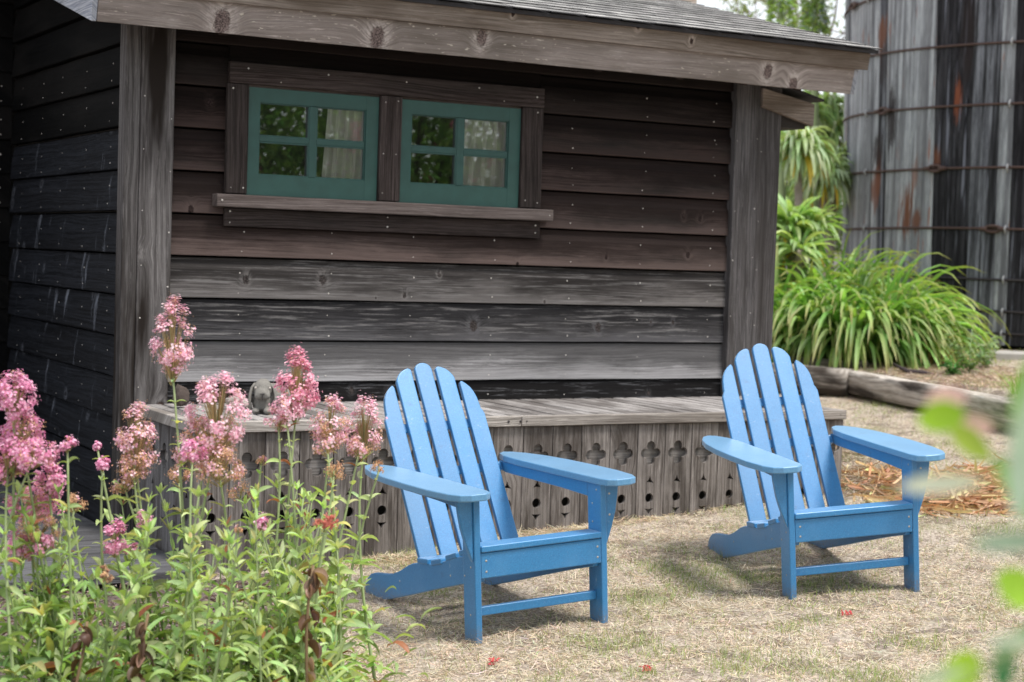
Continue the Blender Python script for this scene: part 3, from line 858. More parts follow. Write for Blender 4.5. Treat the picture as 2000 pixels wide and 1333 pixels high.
mb = MB(); q = [roofpt(2.09, 3.7, .0), roofpt(6.5, 3.7, .0), (6.5, 14.6, 2.3), (2.09, 14.6, 2.3)]; r = [roofpt(2.09, 3.7, .25), roofpt(6.5, 3.7, .25), (6.5, 14.6, 2.5), (2.09, 14.6, 2.5)]
mb.add(q + r, [(0, 1, 2, 3), (7, 6, 5, 4), (0, 4, 5, 1), (1, 5, 6, 2), (2, 6, 7, 3), (3, 7, 4, 0)]); sh(mb, 'rear_roof_slope', M_felt)
for X in (2.7, 3.2, 3.72, 4.24, 4.77, 5.29, 5.72, 6.1):
    mb = MB(); q = [roofpt(X, .04, -.012), roofpt(X, .42, .03), roofpt(X, .42, .148), roofpt(X, .04, .148)]; r = [(X + .042, b, c) for a, b, c in q]
    mb.add(q + r, [(0, 1, 2, 3), (7, 6, 5, 4), (0, 4, 5, 1), (1, 5, 6, 2), (2, 6, 7, 3), (3, 7, 4, 0)]); sh(mb, 'rafter_tail', M_trim)
# roofing
rf = MB()
slab_hole(rf, 2.05, 6.565, -.048, 3.72, .246, .266)
roof = sh(rf, 'roof', M_felt)
mb = MB(); slab(mb, ADDED_GAP[0] - .06, ADDED_GAP[1] + .06, ADDED_GAP[2] - .06, ADDED_GAP[2], .268, .33); slab(mb, ADDED_GAP[0] - .06, ADDED_GAP[1] + .06, ADDED_GAP[3], ADDED_GAP[3] + .06, .268, .33)
slab(mb, ADDED_GAP[0] - .06, ADDED_GAP[0], ADDED_GAP[2], ADDED_GAP[3], .268, .33); slab(mb, ADDED_GAP[1], ADDED_GAP[1] + .06, ADDED_GAP[2], ADDED_GAP[3], .268, .33)
added_skl = sh(mb, 'added_skylight', M_felt)  # frame of the added roof gap, there only to brighten the curtains
mb = MB(); mb.add([roofpt(ADDED_GAP[0], ADDED_GAP[2], .31), roofpt(ADDED_GAP[1], ADDED_GAP[2], .31), roofpt(ADDED_GAP[1], ADDED_GAP[3], .31), roofpt(ADDED_GAP[0], ADDED_GAP[3], .31)], [(0, 1, 2, 3)]); q_ = sh(mb, 'pane', M_glass); q_.parent = added_skl
variants = []
for k in range(4):
    mb = MB(); W, D, T = .206, .30, .0062
    rj = [random.uniform(-.010, .010) for _ in range(5)]
    mb.add([(0, rj[0], 0), (W, rj[1], 0), (W, D, 0), (0, D, 0), (0, rj[0], T), (W * .5, rj[2] * .5, T + .0006), (W, rj[1], T), (W, D, T), (0, D, T)],
           [(4, 5, 6, 7, 8)], 0)
    mb.add(mb.v[:9], [(0, 3, 2, 1), (0, 1, 6, 5, 4), (1, 2, 7, 6), (2, 3, 8, 7), (3, 0, 4, 8)], 1)
    variants.append(mb)
vmesh = []
for mb in variants:
    o = mb.build('shingle', [M_shingle, M_felt], roof); vmesh.append(o.data); bpy.data.objects.remove(o)
tilt = math.atan(SL)
cells = []
row = 0; s = -.062
while s < 3.55:
    off = (row % 2) * .115 + random.uniform(-.03, .03)
    x = 2.04 + off - .235
    while x < 6.56:
        if x > 2.02 and not (2.85 < x < 4.75 and .66 < s < 2.42): cells.append((row, x, s))
        x += .2135
    s += .165; row += 1
def vis(c):
    X = np.array(roofpt(c[1] + .11, c[2], .27)); d = X - np.array([0, 0, CZ]); dep = d @ CF
    py = 666.5 - FPX * (d @ CU) / dep
    return py > -14
seen = [c for c in cells if vis(c)]
print('shingles', len(cells), 'seen', len(seen))
seen_set = set(seen[:300])
rest = MB()
for c in cells:
    rowi, x, s = c
    px, py, pz = roofpt(x, s, .2665 + .0068)
    lift = math.atan(.0060 / .165) * .95
    jit = random.uniform(-.004, .004)
    wmax = min(1.0, (6.585 - x) / .206)
    if c in seen_set:
        o = bpy.data.objects.new('shingle', random.choice(vmesh)); C.objects.link(o); o.parent = roof
        o.location = (px - 4.2, py + jit - 8.0, pz + .001)
        o.rotation_euler = (tilt - lift, 0, random.uniform(-.006, .006)); o.scale = (wmax, 1, 1)
    else:
        b = random.choice(variants); Mx = Matrix.Translation((px - 4.2, py - 8.0, pz)) @ Matrix.Rotation(tilt - lift, 4, 'X')
        vv = [Mx @ Vector((a * wmax, bb, cc)) for a, bb, cc in b.v]; rest.add(vv, b.f[:1], 0); rest.add(vv, b.f[1:], 1)
o = rest.build('shingle_field', [M_shingle, M_felt], roof); tag(o, kind='stuff')
# small lower roof on the right-hand side of the shed
mb = MB()
q = [(6.029, 7.945, 2.412), (6.407, 7.945, 2.346), (6.405, 7.945, 2.217), (6.029, 7.945, 2.305)]; r = [(a, 7.975, c) for a, b, c in q]
mb.add(q + r, [(0, 1, 2, 3), (7, 6, 5, 4), (0, 4, 5, 1), (1, 5, 6, 2), (2, 6, 7, 3), (3, 7, 4, 0)]); sh(mb, 'lower_rake_board', M_trim if False else M_fascia2, bevel=.003)
mb = MB()
q = [(6.20, 7.93, 2.422), (6.464, 7.93, 2.364), (6.464, 7.93, 2.376), (6.20, 7.93, 2.436)]; r = [(a, 11.6, c) for a, b, c in q]
mb.add(q + r, [(0, 1, 2, 3), (7, 6, 5, 4), (0, 4, 5, 1), (1, 5, 6, 2), (2, 6, 7, 3), (3, 7, 4, 0)]); sh(mb, 'lower_roof', M_felt)
mb = MB(); mb.box((6.19, 7.98, 2.20), (6.37, 11.5, 2.30)); mb.box((6.375, 7.978, 2.222), (6.40, 11.5, 2.345)); sh(mb, 'lower_soffit', M_soffit)

# wooden pole seen above the roof
mb = MB(); mb.tube([(9.62, 13.95, .4), (9.60, 13.96, 3.2), (9.58, 13.97, 6.2)], [.13, .125, .12], 12)
tag(mb.build('timber_pole', wood('pole_wood', (.25, .20, .17), (.42, .36, .32), axis='z', vaxis='x', random_knots=False), smooth=True), 'round brown pole rising behind the shed roof', 'pole')

# ------------------------------------------------------------------ bench
bench = empty('bench', (4.2, 7.1, 0))
tag(bench, 'long grey timber bench box with clover cut-out panels along the shed wall', 'bench')
def be(mb, name, mats, **k):
    mb.v = [(x - 4.2, y - 7.1, z) for x, y, z in mb.v]
    return mb.build(name, mats, bench, **k)
x = 2.462; i = 0
ends = [(2.46, 4.165), (4.168, 6.01)]
while x < 5.94:
    wd = random.uniform(.064, .073)
    mb = MB(); dz = random.uniform(-.0015, .0015); mb.box((x, 7.135, .616 + dz), (x + wd, 7.975, .638 + dz)); be(mb, 'top_slat', M_bench_top, bevel=.003, seg=1)
    x += wd + random.uniform(.013, .018)
for (a, b) in ((2.418, 3.052), (3.054, 3.999), (4.001, 4.060), (4.062, 6.014)):
    pass
for (a, b) in ((2.418, 4.022), (4.025, 6.014)):
    mb = MB(); mb.box((a, 7.082, .592), (b, 7.128, .641)); be(mb, 'edge_rail', M_bench_rail, bevel=.004)
for (xa, xb) in ((2.395, 2.446), (5.962, 6.014)):
    mb = MB(); mb.box((xa, 7.130, .592), (xb, 7.97, .641)); be(mb, 'end_rail', M_bench_rail, bevel=.004)

def circ(cx, cz, r, n=14):
    return [(cx + r * math.cos(2 * math.pi * k / n), cz + r * math.sin(2 * math.pi * k / n)) for k in range(n)]
def clover(cx, cz):
    cs = [(0, .036, .0245), (-.034, 0, .0245), (.034, 0, .0245), (0, -.034, .0255), (0, 0, .026)]
    out = []
    for k in range(48):
        a = 2 * math.pi * k / 48; d = (math.cos(a), math.sin(a)); best = 0
        for (x0, z0, r0) in cs:
            b_ = d[0] * x0 + d[1] * z0; disc = b_ * b_ - (x0 * x0 + z0 * z0 - r0 * r0)
            if disc > 0: best = max(best, b_ + math.sqrt(disc))
        out.append((cx + d[0] * best, cz + d[1] * best))
    # lower lobe tapers to a leaf tip
    return out
def tri(cx, cz, up=1, wd=.023, ht=.038):
    pts = []
    A = (cx, cz + up * ht * .55); B = (cx - wd, cz - up * ht * .45); D = (cx + wd, cz - up * ht * .45); Cn = (cx, cz - up * ht * .1)
    def arc(p, q, bend):
        r = []
        for k in range(5):
            t = k / 5; mx_, mz_ = p[0] + (q[0] - p[0]) * t, p[1] + (q[1] - p[1]) * t
            f_ = 4 * t * (1 - t) * bend; r.append((mx_ + (Cn[0] - mx_) * f_, mz_ + (Cn[1] - mz_) * f_))
        return r
    return arc(A, B, .30) + arc(B, D, .22) + arc(D, A, .30)
def panel_mesh(seed, wd=.1600):
    cu = bpy.data.curves.new('panel', 'CURVE'); cu.dimensions = '2D'; cu.fill_mode = 'BOTH'; cu.extrude = .0095
    h = wd / 2
    r1 = random.Random(seed)
    jx = r1.uniform(-.003, .003)
    outer = [(-h, .588)] + [(-h + r1.uniform(-.0006, .0014), .588 - .12 * k) for k in range(1, 6)] + [(-h, -.12), (h, -.12)] + [(h - r1.uniform(-.0006, .0014), .588 - .12 * k) for k in range(5, 0, -1)] + [(h, .588)]
    loops = [outer, clover(jx, .442), tri(jx, .309, 1), circ(jx, .217, .0238), tri(jx, .148, -1, .026, .036)]
    for lp in loops:
        sp = cu.splines.new('POLY'); sp.points.add(len(lp) - 1)
        for k, (a, b) in enumerate(lp): sp.points[k].co = (a, b, 0, 1)
        sp.use_cyclic_u = True
    o = bpy.data.objects.new('panel_tmp', cu); C.objects.link(o)
    dg = bpy.context.evaluated_depsgraph_get(); me = bpy.data.meshes.new_from_object(o.evaluated_get(dg))
    bpy.data.objects.remove(o)
    me.transform(Matrix(((1, 0, 0, 0), (0, 0, -1, 0), (0, 1, 0, 0), (0, 0, 0, 1))))
    return me
pm = [panel_mesh(k) for k in range(3)]
pms = [m_.copy() for m_ in pm]
for m_ in pm: m_.materials.clear(); m_.materials.append(M_panel)
for m_ in pms: m_.materials.clear(); m_.materials.append(M_panel_side)
x = 2.492
k = 0
while x < 5.98:
    o = bpy.data.objects.new('carved_board', random.choice(pm)); C.objects.link(o); o.parent = bench
    o.location = (x - 4.2, 7.112 + random.uniform(-.0015, .0015) - 7.1, 0)
    x += .1637; k += 1
for k in range(5):
    o = bpy.data.objects.new('carved_board', random.choice(pms)); C.objects.link(o); o.parent = bench
    o.rotation_euler = (0, 0, R_(-90)); o.location = (2.428 - 4.2, 7.215 + k * .1637 - 7.1, 0)
mb = MB(); mb.box((2.36, 7.102, -.12), (2.409, 7.122, .588)); 
mb2 = MB(); mb2.box((2.444, 7.124, .375), (5.98, 7.142, .592)); be(mb2, 'backing_board', M_back)
mb2 = MB(); mb2.box((2.440, 7.15, .375), (2.452, 7.97, .592)); be(mb2, 'backing_board', M_back)
mb2 = MB(); mb2.box((2.60, 7.40, -.1), (5.9, 7.42, .59)); be(mb2, 'inner_divider', M_interior)
mb2 = MB(); mb2.box((5.95, 7.125, -.1), (5.975, 7.97, .59)); be(mb2, 'end_board', M_panel_side)
mb = MB()
for X in (3.95, 4.015, 4.05, 5.2, 5.97): nail((X, 7.0795, .617), 'x', .006)
tag(be(mb, 'rail_nail_heads', M_hoop_dark), kind='stuff')

# ------------------------------------------------------------------ deck, lower left
deck = empty('deck', (1.2, 8.4, 0))
tag(deck, 'grey plank deck along the dark side wall of the shed', 'deck')
y = 6.93
while y < 10.28:
    mb = MB(); wd = .138; dz = random.uniform(-.002, .002)
    x1 = 2.39 if y < 7.95 else 2.318
    if y < 7.1: x1 = 2.38
    mb.box((-1.6 - 1.2, y - 8.4, -.01 + dz), (x1 - 1.2, y + wd - 8.4, .026 + dz)); mb.build('deck_plank', M_deck, deck, bevel=.003, seg=1)
    y += .145

# ------------------------------------------------------------------ chairs
CH = dict(w=.565)
def make_chair():
    root = empty('adirondack_chair')
    W = .2825
    XY = lambda a, b, t: (a, b, t)
    XZ = lambda a, b, t: (a, t, b)
    YZ = lambda a, b, t: (t, a, b)
    dy, dz = .979 - .578, .95 - .236; L = math.hypot(dy, dz)
    def BK(a, s_, t): return (a, .578 + dy / L * s_ + dz / L * t, .236 + dz / L * s_ - dy / L * t)
    bv = dict(bevel=.0045, seg=3)
    for sg in (-1, 1):
        mb = MB(); mb.box((min(sg * W, sg * (W - .026)), 0, -.012), (max(sg * W, sg * (W - .026)), .095, .541)); mb.build('front_leg', M_blue, root, **bv)
        mb = MB(); mb.prism([(sg * W, .300), (sg * .291, .318), (sg * .312, .375), (sg * .328, .43), (sg * .338, .49), (sg * .343, .541), (sg * W, .541)][::sg], XZ, .008, .032); mb.build('arm_bracket', M_blue, root, **bv)
        arm = [(.237, -.02), (.246, -.062), (.275, -.088), (.335, -.088), (.372, -.066), (.394, -.01), (.410, .12), (.414, .30), (.410, .48), (.396, .64), (.370, .755), (.338, .83), (.305, .853), (.275, .825), (.249, .745), (.238, .62), (.235, .3)]
        mb = MB(); mb.prism([(a * sg, b) for a, b in arm], XY, .541, .567); mb.build('arm', M_blue_faded_sheen, root, bevel=.0045, seg=3)
        mb = MB(); mb.prism([(.095, .483), (.095, .5405), (.80, .5405), (.80, .505), (.74, .495), (.3, .490)], YZ, min(sg * .256, sg * .281), max(sg * .256, sg * .281)); mb.build('arm_rail', M_blue, root, **bv)
        st = [(.022, .313), (.09, .314), (.20, .288), (.30, .258), (.42, .226), (.53, .213), (.585, .200), (.620, .188), (.656, .172), (.695, .154), (.728, .142), (.77, .128), (.812, .119), (.86, .112), (.908, .106), (.95, .100), (.984, .090), (1.012, .072), (1.034, .048), (1.045, .022), (1.040, .004), (1.02, -.006), (.96, -.010), (.904, -.010), (.80, .018), (.6, .072), (.4, .128), (.167, .191), (.022, .226)]
        mb = MB(); mb.prism(st, YZ, min(sg * .2562, sg * .2305), max(sg * .2562, sg * .2305)); mb.build('side_rail', M_blue, root, **bv)
    mb = MB(); mb.box((-.2562, .0012, .240), (.2562, .0215, .3345)); mb.build('front_apron', M_blue, root, **bv)
    mb = MB(); mb.box((-.2562, .040, .094), (.2562, .064, .128)); mb.build('foot_rail', M_blue, root, **bv)
    def slat(y0, z0, y1, z1, th=.021, wx=.256):
        d = math.hypot(y1 - y0, z1 - z0); ny, nz = -(z1 - z0) / d * th, (y1 - y0) / d * th
        mb = MB(); mb.prism([(y0, z0), (y1, z1), (y1 - ny, z1 - nz), (y0 - ny, z0 - nz)], YZ, -wx, wx); mb.build('seat_slat', M_blue, root, **bv)
    slat(-.006, .3605, .082, .3600, .0235, .2562)
    slat(.098, .337, .182, .3165, .021, .2565)
    slat(.200, .3065, .288, .2800, .021, .2600)
    slat(.322, .2640, .408, .2430, .021, .2620)
    slat(.436, .2420, .528, .2330, .021, .2620)
    pr = {0: [(-.0385, -.03), (-.0385, .790), (-.034, .804), (-.024, .814), (-.008, .8205), (.008, .8205), (.024, .814), (.034, .804), (.0385, .790), (.0385, -.03)],
          1: [(-.0385, -.03), (-.0385, .790), (-.034, .797), (-.024, .800), (-.010, .796), (.008, .787), (.022, .774), (.033, .758), (.0385, .744), (.0385, -.03)],
          2: [(-.0385, -.03), (-.0385, .715), (-.034, .726), (-.027, .726), (-.012, .714), (.004, .696), (.015, .675), (.022, .650), (.0255, .622), (.0270, .606), (.0265, .598), (.033, .588), (.0385, .572), (.0385, -.03)]}
    for i in range(-2, 3):
        cx = i * .0947; s_ = 1 if i >= 0 else -1
        o_ = [(cx + a * s_, b) for a, b in pr[abs(i)]]
        mb = MB(); mb.prism(o_, BK, 0, .021); mb.build('back_slat', M_blue, root, **bv)
    mb = MB(); mb.prism([(-.197, .522), (.197, .522), (.197, .562), (-.197, .562)], BK, .0215, .052); mb.build('back_rail', M_blue, root, **bv)
    mb = MB(); mb.prism([(-.254, .322), (.254, .322), (.254, .361), (-.254, .361)], BK, .0215, .058); mb.build('back_rail', M_blue, root, **bv)
    mb = MB()
    def scr(p, ax):
        n = 8; r = .0045
        if ax == 'x': c = [(p[0], p[1] + r * math.cos(k * math.pi / 4), p[2] + r * math.sin(k * math.pi / 4)) for k in range(n)]; tip = (p[0] - .002, p[1], p[2])
        elif ax == 'y': c = [(p[0] + r * math.cos(k * math.pi / 4), p[1], p[2] + r * math.sin(k * math.pi / 4)) for k in range(n)]; tip = (p[0], p[1] - .002, p[2])
        mb.add(c + [tip], [(k, (k + 1) % n, n) for k in range(n)])
    for (y_, z_) in ((.081, .242), (.032, .281), (.041, .104), (.05, .51)): scr((-W - .0005, y_, z_), 'x')
    for (y_, z_) in ((.70, .11), (.25, .21)): scr((-.2567, y_, z_), 'x')
    for (y_, z_) in ((.03, .515), (.06, .46), (.06, .39), (.05, .25)): scr((W - .0265, y_, z_), 'x')
    for xx in (-.235, .24):
        for zz in (.265, .305): scr((xx, .0007, zz), 'y')
    for zz in (.42, .50): scr((.300, .0075, zz), 'y')
    for i in range(-2, 3):
        for s_ in (.01,):
            pass
    tag(mb.build('screws', M_screw, root), kind='stuff')
    return root

def copy_tree(o, parent=None):
    c = o.copy(); C.objects.link(c)
    if parent: c.parent = parent
    for ch in list(o.children): copy_tree(ch, c)
    return c

chair = make_chair()
tag(chair, 'bright blue slatted garden chair nearest the pink flowers, in front of the bench middle', 'chair', 'blue adirondack chairs on the dry lawn')
chair2 = copy_tree(chair)
chair2['label'] = 'bright blue slatted garden chair farther right, at the right end of the bench'
def pose(o, x, y, zc, rz, rx, ry):
    o.location = (x, y, zc + CZ)
    c, s_ = math.cos, math.sin
    Mz = Matrix.Rotation(rz, 3, 'Z') @ Matrix.Rotation(rx, 3, 'X') @ Matrix.Rotation(ry, 3, 'Y')
    o.rotation_euler = Mz.to_euler()
pose(chair, 3.204, 5.420, -1.397, -.001, -.007, -.057)
pose(chair2, 4.610, 5.323, -1.328, -.270, .023, -.082)

# ------------------------------------------------------------------ rabbit statue
def stone_rabbit():
    root = empty('rabbit_statue', tuple(at(512, 806, 7.9)))
    bx, by = root.location.x, root.location.y
    root.location.z = .640
    mb = MB()
    def ell(c, r, rz=0, n=14):
        bm = bmesh.new(); bmesh.ops.create_uvsphere(bm, u_segments=n, v_segments=n - 4, radius=1)
        Mx = Matrix.Translation(c) @ Matrix.Rotation(rz, 4, 'Z') @ Matrix.Diagonal((*r, 1))
        vs = [Mx @ v.co for v in bm.verts]; fs = [tuple(v.index for v in f.verts) for f in bm.faces]; bm.free(); mb.add(vs, fs)
    ell((0, 0, .118), (.048, .052, .050))          # head
    ell((-.002, -.042, .100), (.038, .030, .030))  # muzzle
    ell((-.018, -.050, .092), (.022, .020, .020)); ell((.018, -.050, .092), (.022, .020, .020))
    ell((0, .01, .165 - .02), (.036, .040, .026))
    ell((.0, .015, .055), (.052, .045, .055))      # chest
    ell((.055, .07, .075), (.075, .085, .070), .5) # back
    ell((.115, .09, .060), (.070, .070, .060), .3)  # haunch
    ell((.155, .10, .03), (.05, .035, .022), .2)
    ell((-.032, -.035, .016), (.020, .034, .016)); ell((.026, -.042, .016), (.021, .036, .017))
    ell((.085, .01, .016), (.045, .022, .016), -.3)
    o = mb.build('body', M_stone, root, smooth=True)
    rm = o.modifiers.new('remesh', 'REMESH'); rm.mode = 'VOXEL'; rm.voxel_size = .0045; rm.use_smooth_shade = True
    sm = o.modifiers.new('smooth', 'SMOOTH'); sm.iterations = 4; sm.factor = .5
    tx = bpy.data.textures.new('fur', 'CLOUDS'); tx.noise_scale = .012
    dm = o.modifiers.new('fur', 'DISPLACE'); dm.texture = tx; dm.strength = .004
    for sx in (-1, 1):
        mb = MB()
        pts = [(sx * .036, .0, .150), (sx * .052, -.004, .128), (sx * .060, -.010, .095), (sx * .062, -.014, .060), (sx * .058, -.018, .032), (sx * .05, -.02, .018)]
        V = []
        for i, p in enumerate(pts):
            wd = [.012, .020, .024, .024, .018, .006][i]; th = .008
            for a in range(8): V.append((p[0] + th * math.cos(a * math.pi / 4), p[1] + wd * math.sin(a * math.pi / 4), p[2]))
        F = [(i * 8 + a, i * 8 + (a + 1) % 8, i * 8 + 8 + (a + 1) % 8, i * 8 + 8 + a) for i in range(5) for a in range(8)] + [tuple(range(8)), tuple(range(40, 48))]
        mb.add(V, F); e = mb.build('ear', M_stone, root, smooth=True)
        bm = bmesh.new(); bmesh.ops.create_uvsphere(bm, u_segments=8, v_segments=6, radius=.0065); me = bpy.data.meshes.new('eye'); bm.to_mesh(me); bm.free(); me.materials.append(M_palestone)
        ey = bpy.data.objects.new('eye', me); C.objects.link(ey); ey.parent = root; ey.location = (sx * .034, -.034, .128)
        # nose groove
    mb = MB(); mb.box((-.002, -.0745, .072), (.002, -.069, .098)); mb.box((-.010, -.0735, .100), (.010, -.069, .103)); mb.build('nose', M_hoop_dark, root)
    root.rotation_euler = (0, 0, R_(-22))
    root.scale = (.94, .94, .94)
    tag(root, 'grey stone lop-eared rabbit lying on the bench behind the flowers', 'statue')
stone_rabbit()
def lump(name, loc, r, mat, label, cat, seed):
    bm = bmesh.new(); bmesh.ops.create_icosphere(bm, subdivisions=4, radius=1)
    for v in bm.verts:
        n_ = mnoise.noise(v.co * 1.3 + Vector((seed, 0, 0))) * .35 + mnoise.noise(v.co * 5 + Vector((seed, 3, 0))) * .16 + mnoise.noise(v.co * 12) * .07
        v.co = v.co * (1 + n_); v.co.z = max(v.co.z, -.75)
    me = bpy.data.meshes.new(name); bm.to_mesh(me); bm.free(); me.materials.append(mat)
    me.polygons.foreach_set('use_smooth', [True] * len(me.polygons))
    o = bpy.data.objects.new(name, me); C.objects.link(o); o.location = loc; o.scale = r
    tag(o, label, cat); return o
p_ = at(464, 800, 8.05); lump('stone', (p_[0], p_[1], .668), (.055, .05, .040), M_palestone, 'pale knobbly stone on the bench at the left of the rabbit', 'stone', 3)
p_ = at(352, 800, 8.05); lump('stone', (p_[0], p_[1], .690), (.036, .036, .055), plain('brown_stone', (.075, .055, .047), .8, 0, .5, 30, .6), 'small dark brown stone on the bench beside the corner post', 'stone', 9)

# ------------------------------------------------------------------ retaining timbers
def timber(p0, p1, wd, ht, label, mat, seed, rnd=False):
    d = Vector(p1) - Vector(p0); L = d.length; n = 40; ring = 14
    V = []; F = []
    for i in range(n + 1):
        t = i / n; y = t * L
        for k in range(ring):
            a = 2 * math.pi * (k + .5) / ring
            e = .42 if not rnd else .85
            cx = math.copysign(abs(math.cos(a)) ** e, math.cos(a)); cz = math.copysign(abs(math.sin(a)) ** e, math.sin(a))
            r_ = 1 + .05 * mnoise.noise(Vector((cx * 2, y * 2.2, cz * 2 + seed))) + .04 * mnoise.noise(Vector((cx * 7, y * 3, cz * 7 + seed)))
            end = min(1, .93 + min(t, 1 - t) * 3)
            V.append((cx * wd / 2 * r_ * end, y, cz * ht / 2 * r_ * end))
    for i in range(n):
        for k in range(ring): F.append((i * ring + k, i * ring + (k + 1) % ring, (i + 1) * ring + (k + 1) % ring, (i + 1) * ring + k))
    F.append(tuple(range(ring))); F.append(tuple(range(n * ring, (n + 1) * ring))[::-1])
    mb = MB(); mb.add(V, F); o = mb.build('retaining_timber', mat, smooth=False, bevel=0)
    me = o.data
    me.polygons.foreach_set('use_smooth', [len(p.vertices) == 4 for p in me.polygons])
    o.location = p0; o.rotation_euler = d.to_track_quat('Y', 'Z').to_euler()
    tag(o, label, 'timber', 'old timbers edging the raised ground')
timber((8.86, 10.42, .51), (7.98, 6.7, .47), .17, .185, 'long squared grey timber edging the raised ground on the right', M_log, 1)
timber((8.00, 12.2, .50), (8.80, 10.32, .50), .20, .235, 'darker rounded timber end under the green strap-leaved plants', M_log, 5, True)
timber((8.35, 12.0, .60), (9.20, 10.62, .60), .14, .12, 'short weathered log stub poking out behind the timber joint', M_log_end, 8, True)
# slab at the foot of the tank
mb = MB(); mb.box((-.9, -.25, -.06), (.9, .25, .03)); o = mb.build('concrete_slab', M_concrete, bevel=.01); o.location = (11.45, 10.45, .69); o.rotation_euler = (0, 0, R_(-38))
tag(o, 'flat grey concrete slab on the ground before the water tank', 'slab')
# dark stick on the raised ground
mb = MB(); a_ = at(1745, 702, 13.6); b_ = at(1775, 716, 13.3); c_ = at(1826, 722, 13.2)
za = lambda p, h=.02: (p[0], p[1], float(gh(p[0], p[1])) + h)
mb.tube([za(a_, .05), za(b_, .02), za((b_ + c_) / 2, .02), za(c_, .012)], [.010, .020, .022, .006], 8)
tag(mb.build('fallen_stick', plain('dark_bark', (.05, .035, .04), .8), smooth=True), 'dark purple-brown stick lying on the raised dry ground', 'stick')

# ------------------------------------------------------------------ water tank
TC = (13.73, 12.50); TR = 2.5; TH = 5.2; Z0 = .72
def trad(z): return TR * 1.0 + (z - 2.0) * .030
tank = empty('water_tank', (TC[0], TC[1], Z0))
tag(tank, 'large round wooden water tank with rusty iron hoops behind the shed', 'water tank')
NST = 118
def stave(k, mat):
    a0 = 2 * math.pi * k / NST; wd = 2 * math.pi / NST
    g_ = .0016
    zs = [Z0 + .02, 1.4, 2.1, 2.8, 3.5, 4.2, Z0 + TH]
    V = []; F = []
    j = random.uniform(-.006, .006)
    for z in zs:
        r0 = trad(z) + j; da = wd / 2 - g_ / r0
        # local frame: x tangent, y radial outwards
        prof = [(-r0 * math.tan(da), r0 - .004), (-r0 * math.tan(da) * .55, r0), (r0 * math.tan(da) * .55, r0), (r0 * math.tan(da), r0 - .004), (r0 * math.tan(da) * .95, r0 - .06), (-r0 * math.tan(da) * .95, r0 - .06)]
        V += [(x, y - TR, z - Z0) for x, y in prof]
    n = 6
    for i in range(len(zs) - 1):
        for q in range(n): F.append((i * n + q, i * n + (q + 1) % n, (i + 1) * n + (q + 1) % n, (i + 1) * n + q))
    F.append(tuple(range(n))); F.append(tuple(range((len(zs) - 1) * n, len(zs) * n))[::-1])
    mb = MB(); mb.add(V, F); o = mb.build('stave', mat, tank)
    ang = a0 - math.pi / 2
    o.rotation_euler = (0, 0, ang); o.location = (TR * math.cos(a0), TR * math.sin(a0), 0)
    return o
for k in range(NST):
    a = (2 * math.pi * k / NST)
    aa = a if a < math.pi else a - 2 * math.pi
    if aa < 0: aa += 2 * math.pi             # 0..2pi ; silhouette at about 2.45, camera side grows
    r1 = random.random()
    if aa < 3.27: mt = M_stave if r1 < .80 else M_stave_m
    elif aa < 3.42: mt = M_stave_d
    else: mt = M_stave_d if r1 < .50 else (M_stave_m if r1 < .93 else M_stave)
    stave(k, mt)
def hoop(z, mat, r=.013):
    rr = trad(z) + .010; n = 120
    mb = MB(); V = []; F = []
    for i in range(n):
        a = 2 * math.pi * i / n; zz = z - Z0 + .004 * math.sin(a * 5 + z * 9)
        for q in range(8):
            b_ = 2 * math.pi * q / 8; V.append(((rr + r * math.cos(b_)) * math.cos(a), (rr + r * math.cos(b_)) * math.sin(a), zz + r * math.sin(b_)))
    for i in range(n):
        for q in range(8): F.append((i * 8 + q, i * 8 + (q + 1) % 8, ((i + 1) % n) * 8 + (q + 1) % 8, ((i + 1) % n) * 8 + q))
    mb.add(V, F); return mb.build('hoop', mat, tank, smooth=True)
def on_tank(a, z, out=0): rr = trad(z) + .01 + out; return (rr * math.cos(a), rr * math.sin(a), z - Z0)
hz = [.845, 1.045, 1.340, 1.795, 2.350, 2.925, 3.478, 4.03]
lug = {2.925: 3.003, 2.350: -2.992, 1.795: -2.747, 3.478: -2.5, 4.03: 2.72}
for z in hz:
    h = hoop(z, M_rust if z > 1.5 else M_hoop_dark, .011)
    if z in lug:
        a = lug[z]; mb = MB()
        # cast draw lug: two arched cheeks and the rod ends passing through
        P = [Vector(on_tank(a + da, z, .018)) for da in (-.040, -.02, 0, .02, .040)]
        mb.tube([P[0], P[1] + Vector((0, 0, .022)), P[2] + Vector((0, 0, .028)), P[3] + Vector((0, 0, .022)), P[4]], [.010, .014, .014, .014, .010], 8)
        mb.tube([P[0], P[1] - Vector((0, 0, .022)), P[2] - Vector((0, 0, .028)), P[3] - Vector((0, 0, .022)), P[4]], [.010, .014, .014, .014, .010], 8)
        mb.tube([P[0] + (P[0] - P[1]) * .5, P[0], P[1]], .020, 8); mb.tube([P[3], P[4], P[4] + (P[4] - P[3]) * .5], .020, 8)
        q = mb.build('draw_lug', M_rust, h, smooth=True)
    for a in (-2.700, 2.88):
        mb = MB(); Pm = Vector(on_tank(a, z, .0)); 
        t_ = Vector((-math.sin(a), math.cos(a), 0)); o_ = Vector((math.cos(a), math.sin(a), 0))
        pts = [Pm + Vector((0, 0, -.045)) + o_ * .012, Pm + Vector((0, 0, -.02)) + o_ * .02, Pm + o_ * .032, Pm + Vector((0, 0, .022)) + o_ * .02, Pm + Vector((0, 0, .036)) + o_ * .0]
        mb.tube(pts, [.006, .010, .011, .010, .006], 6); q = mb.build('hoop_clip', M_clip, h, smooth=True)
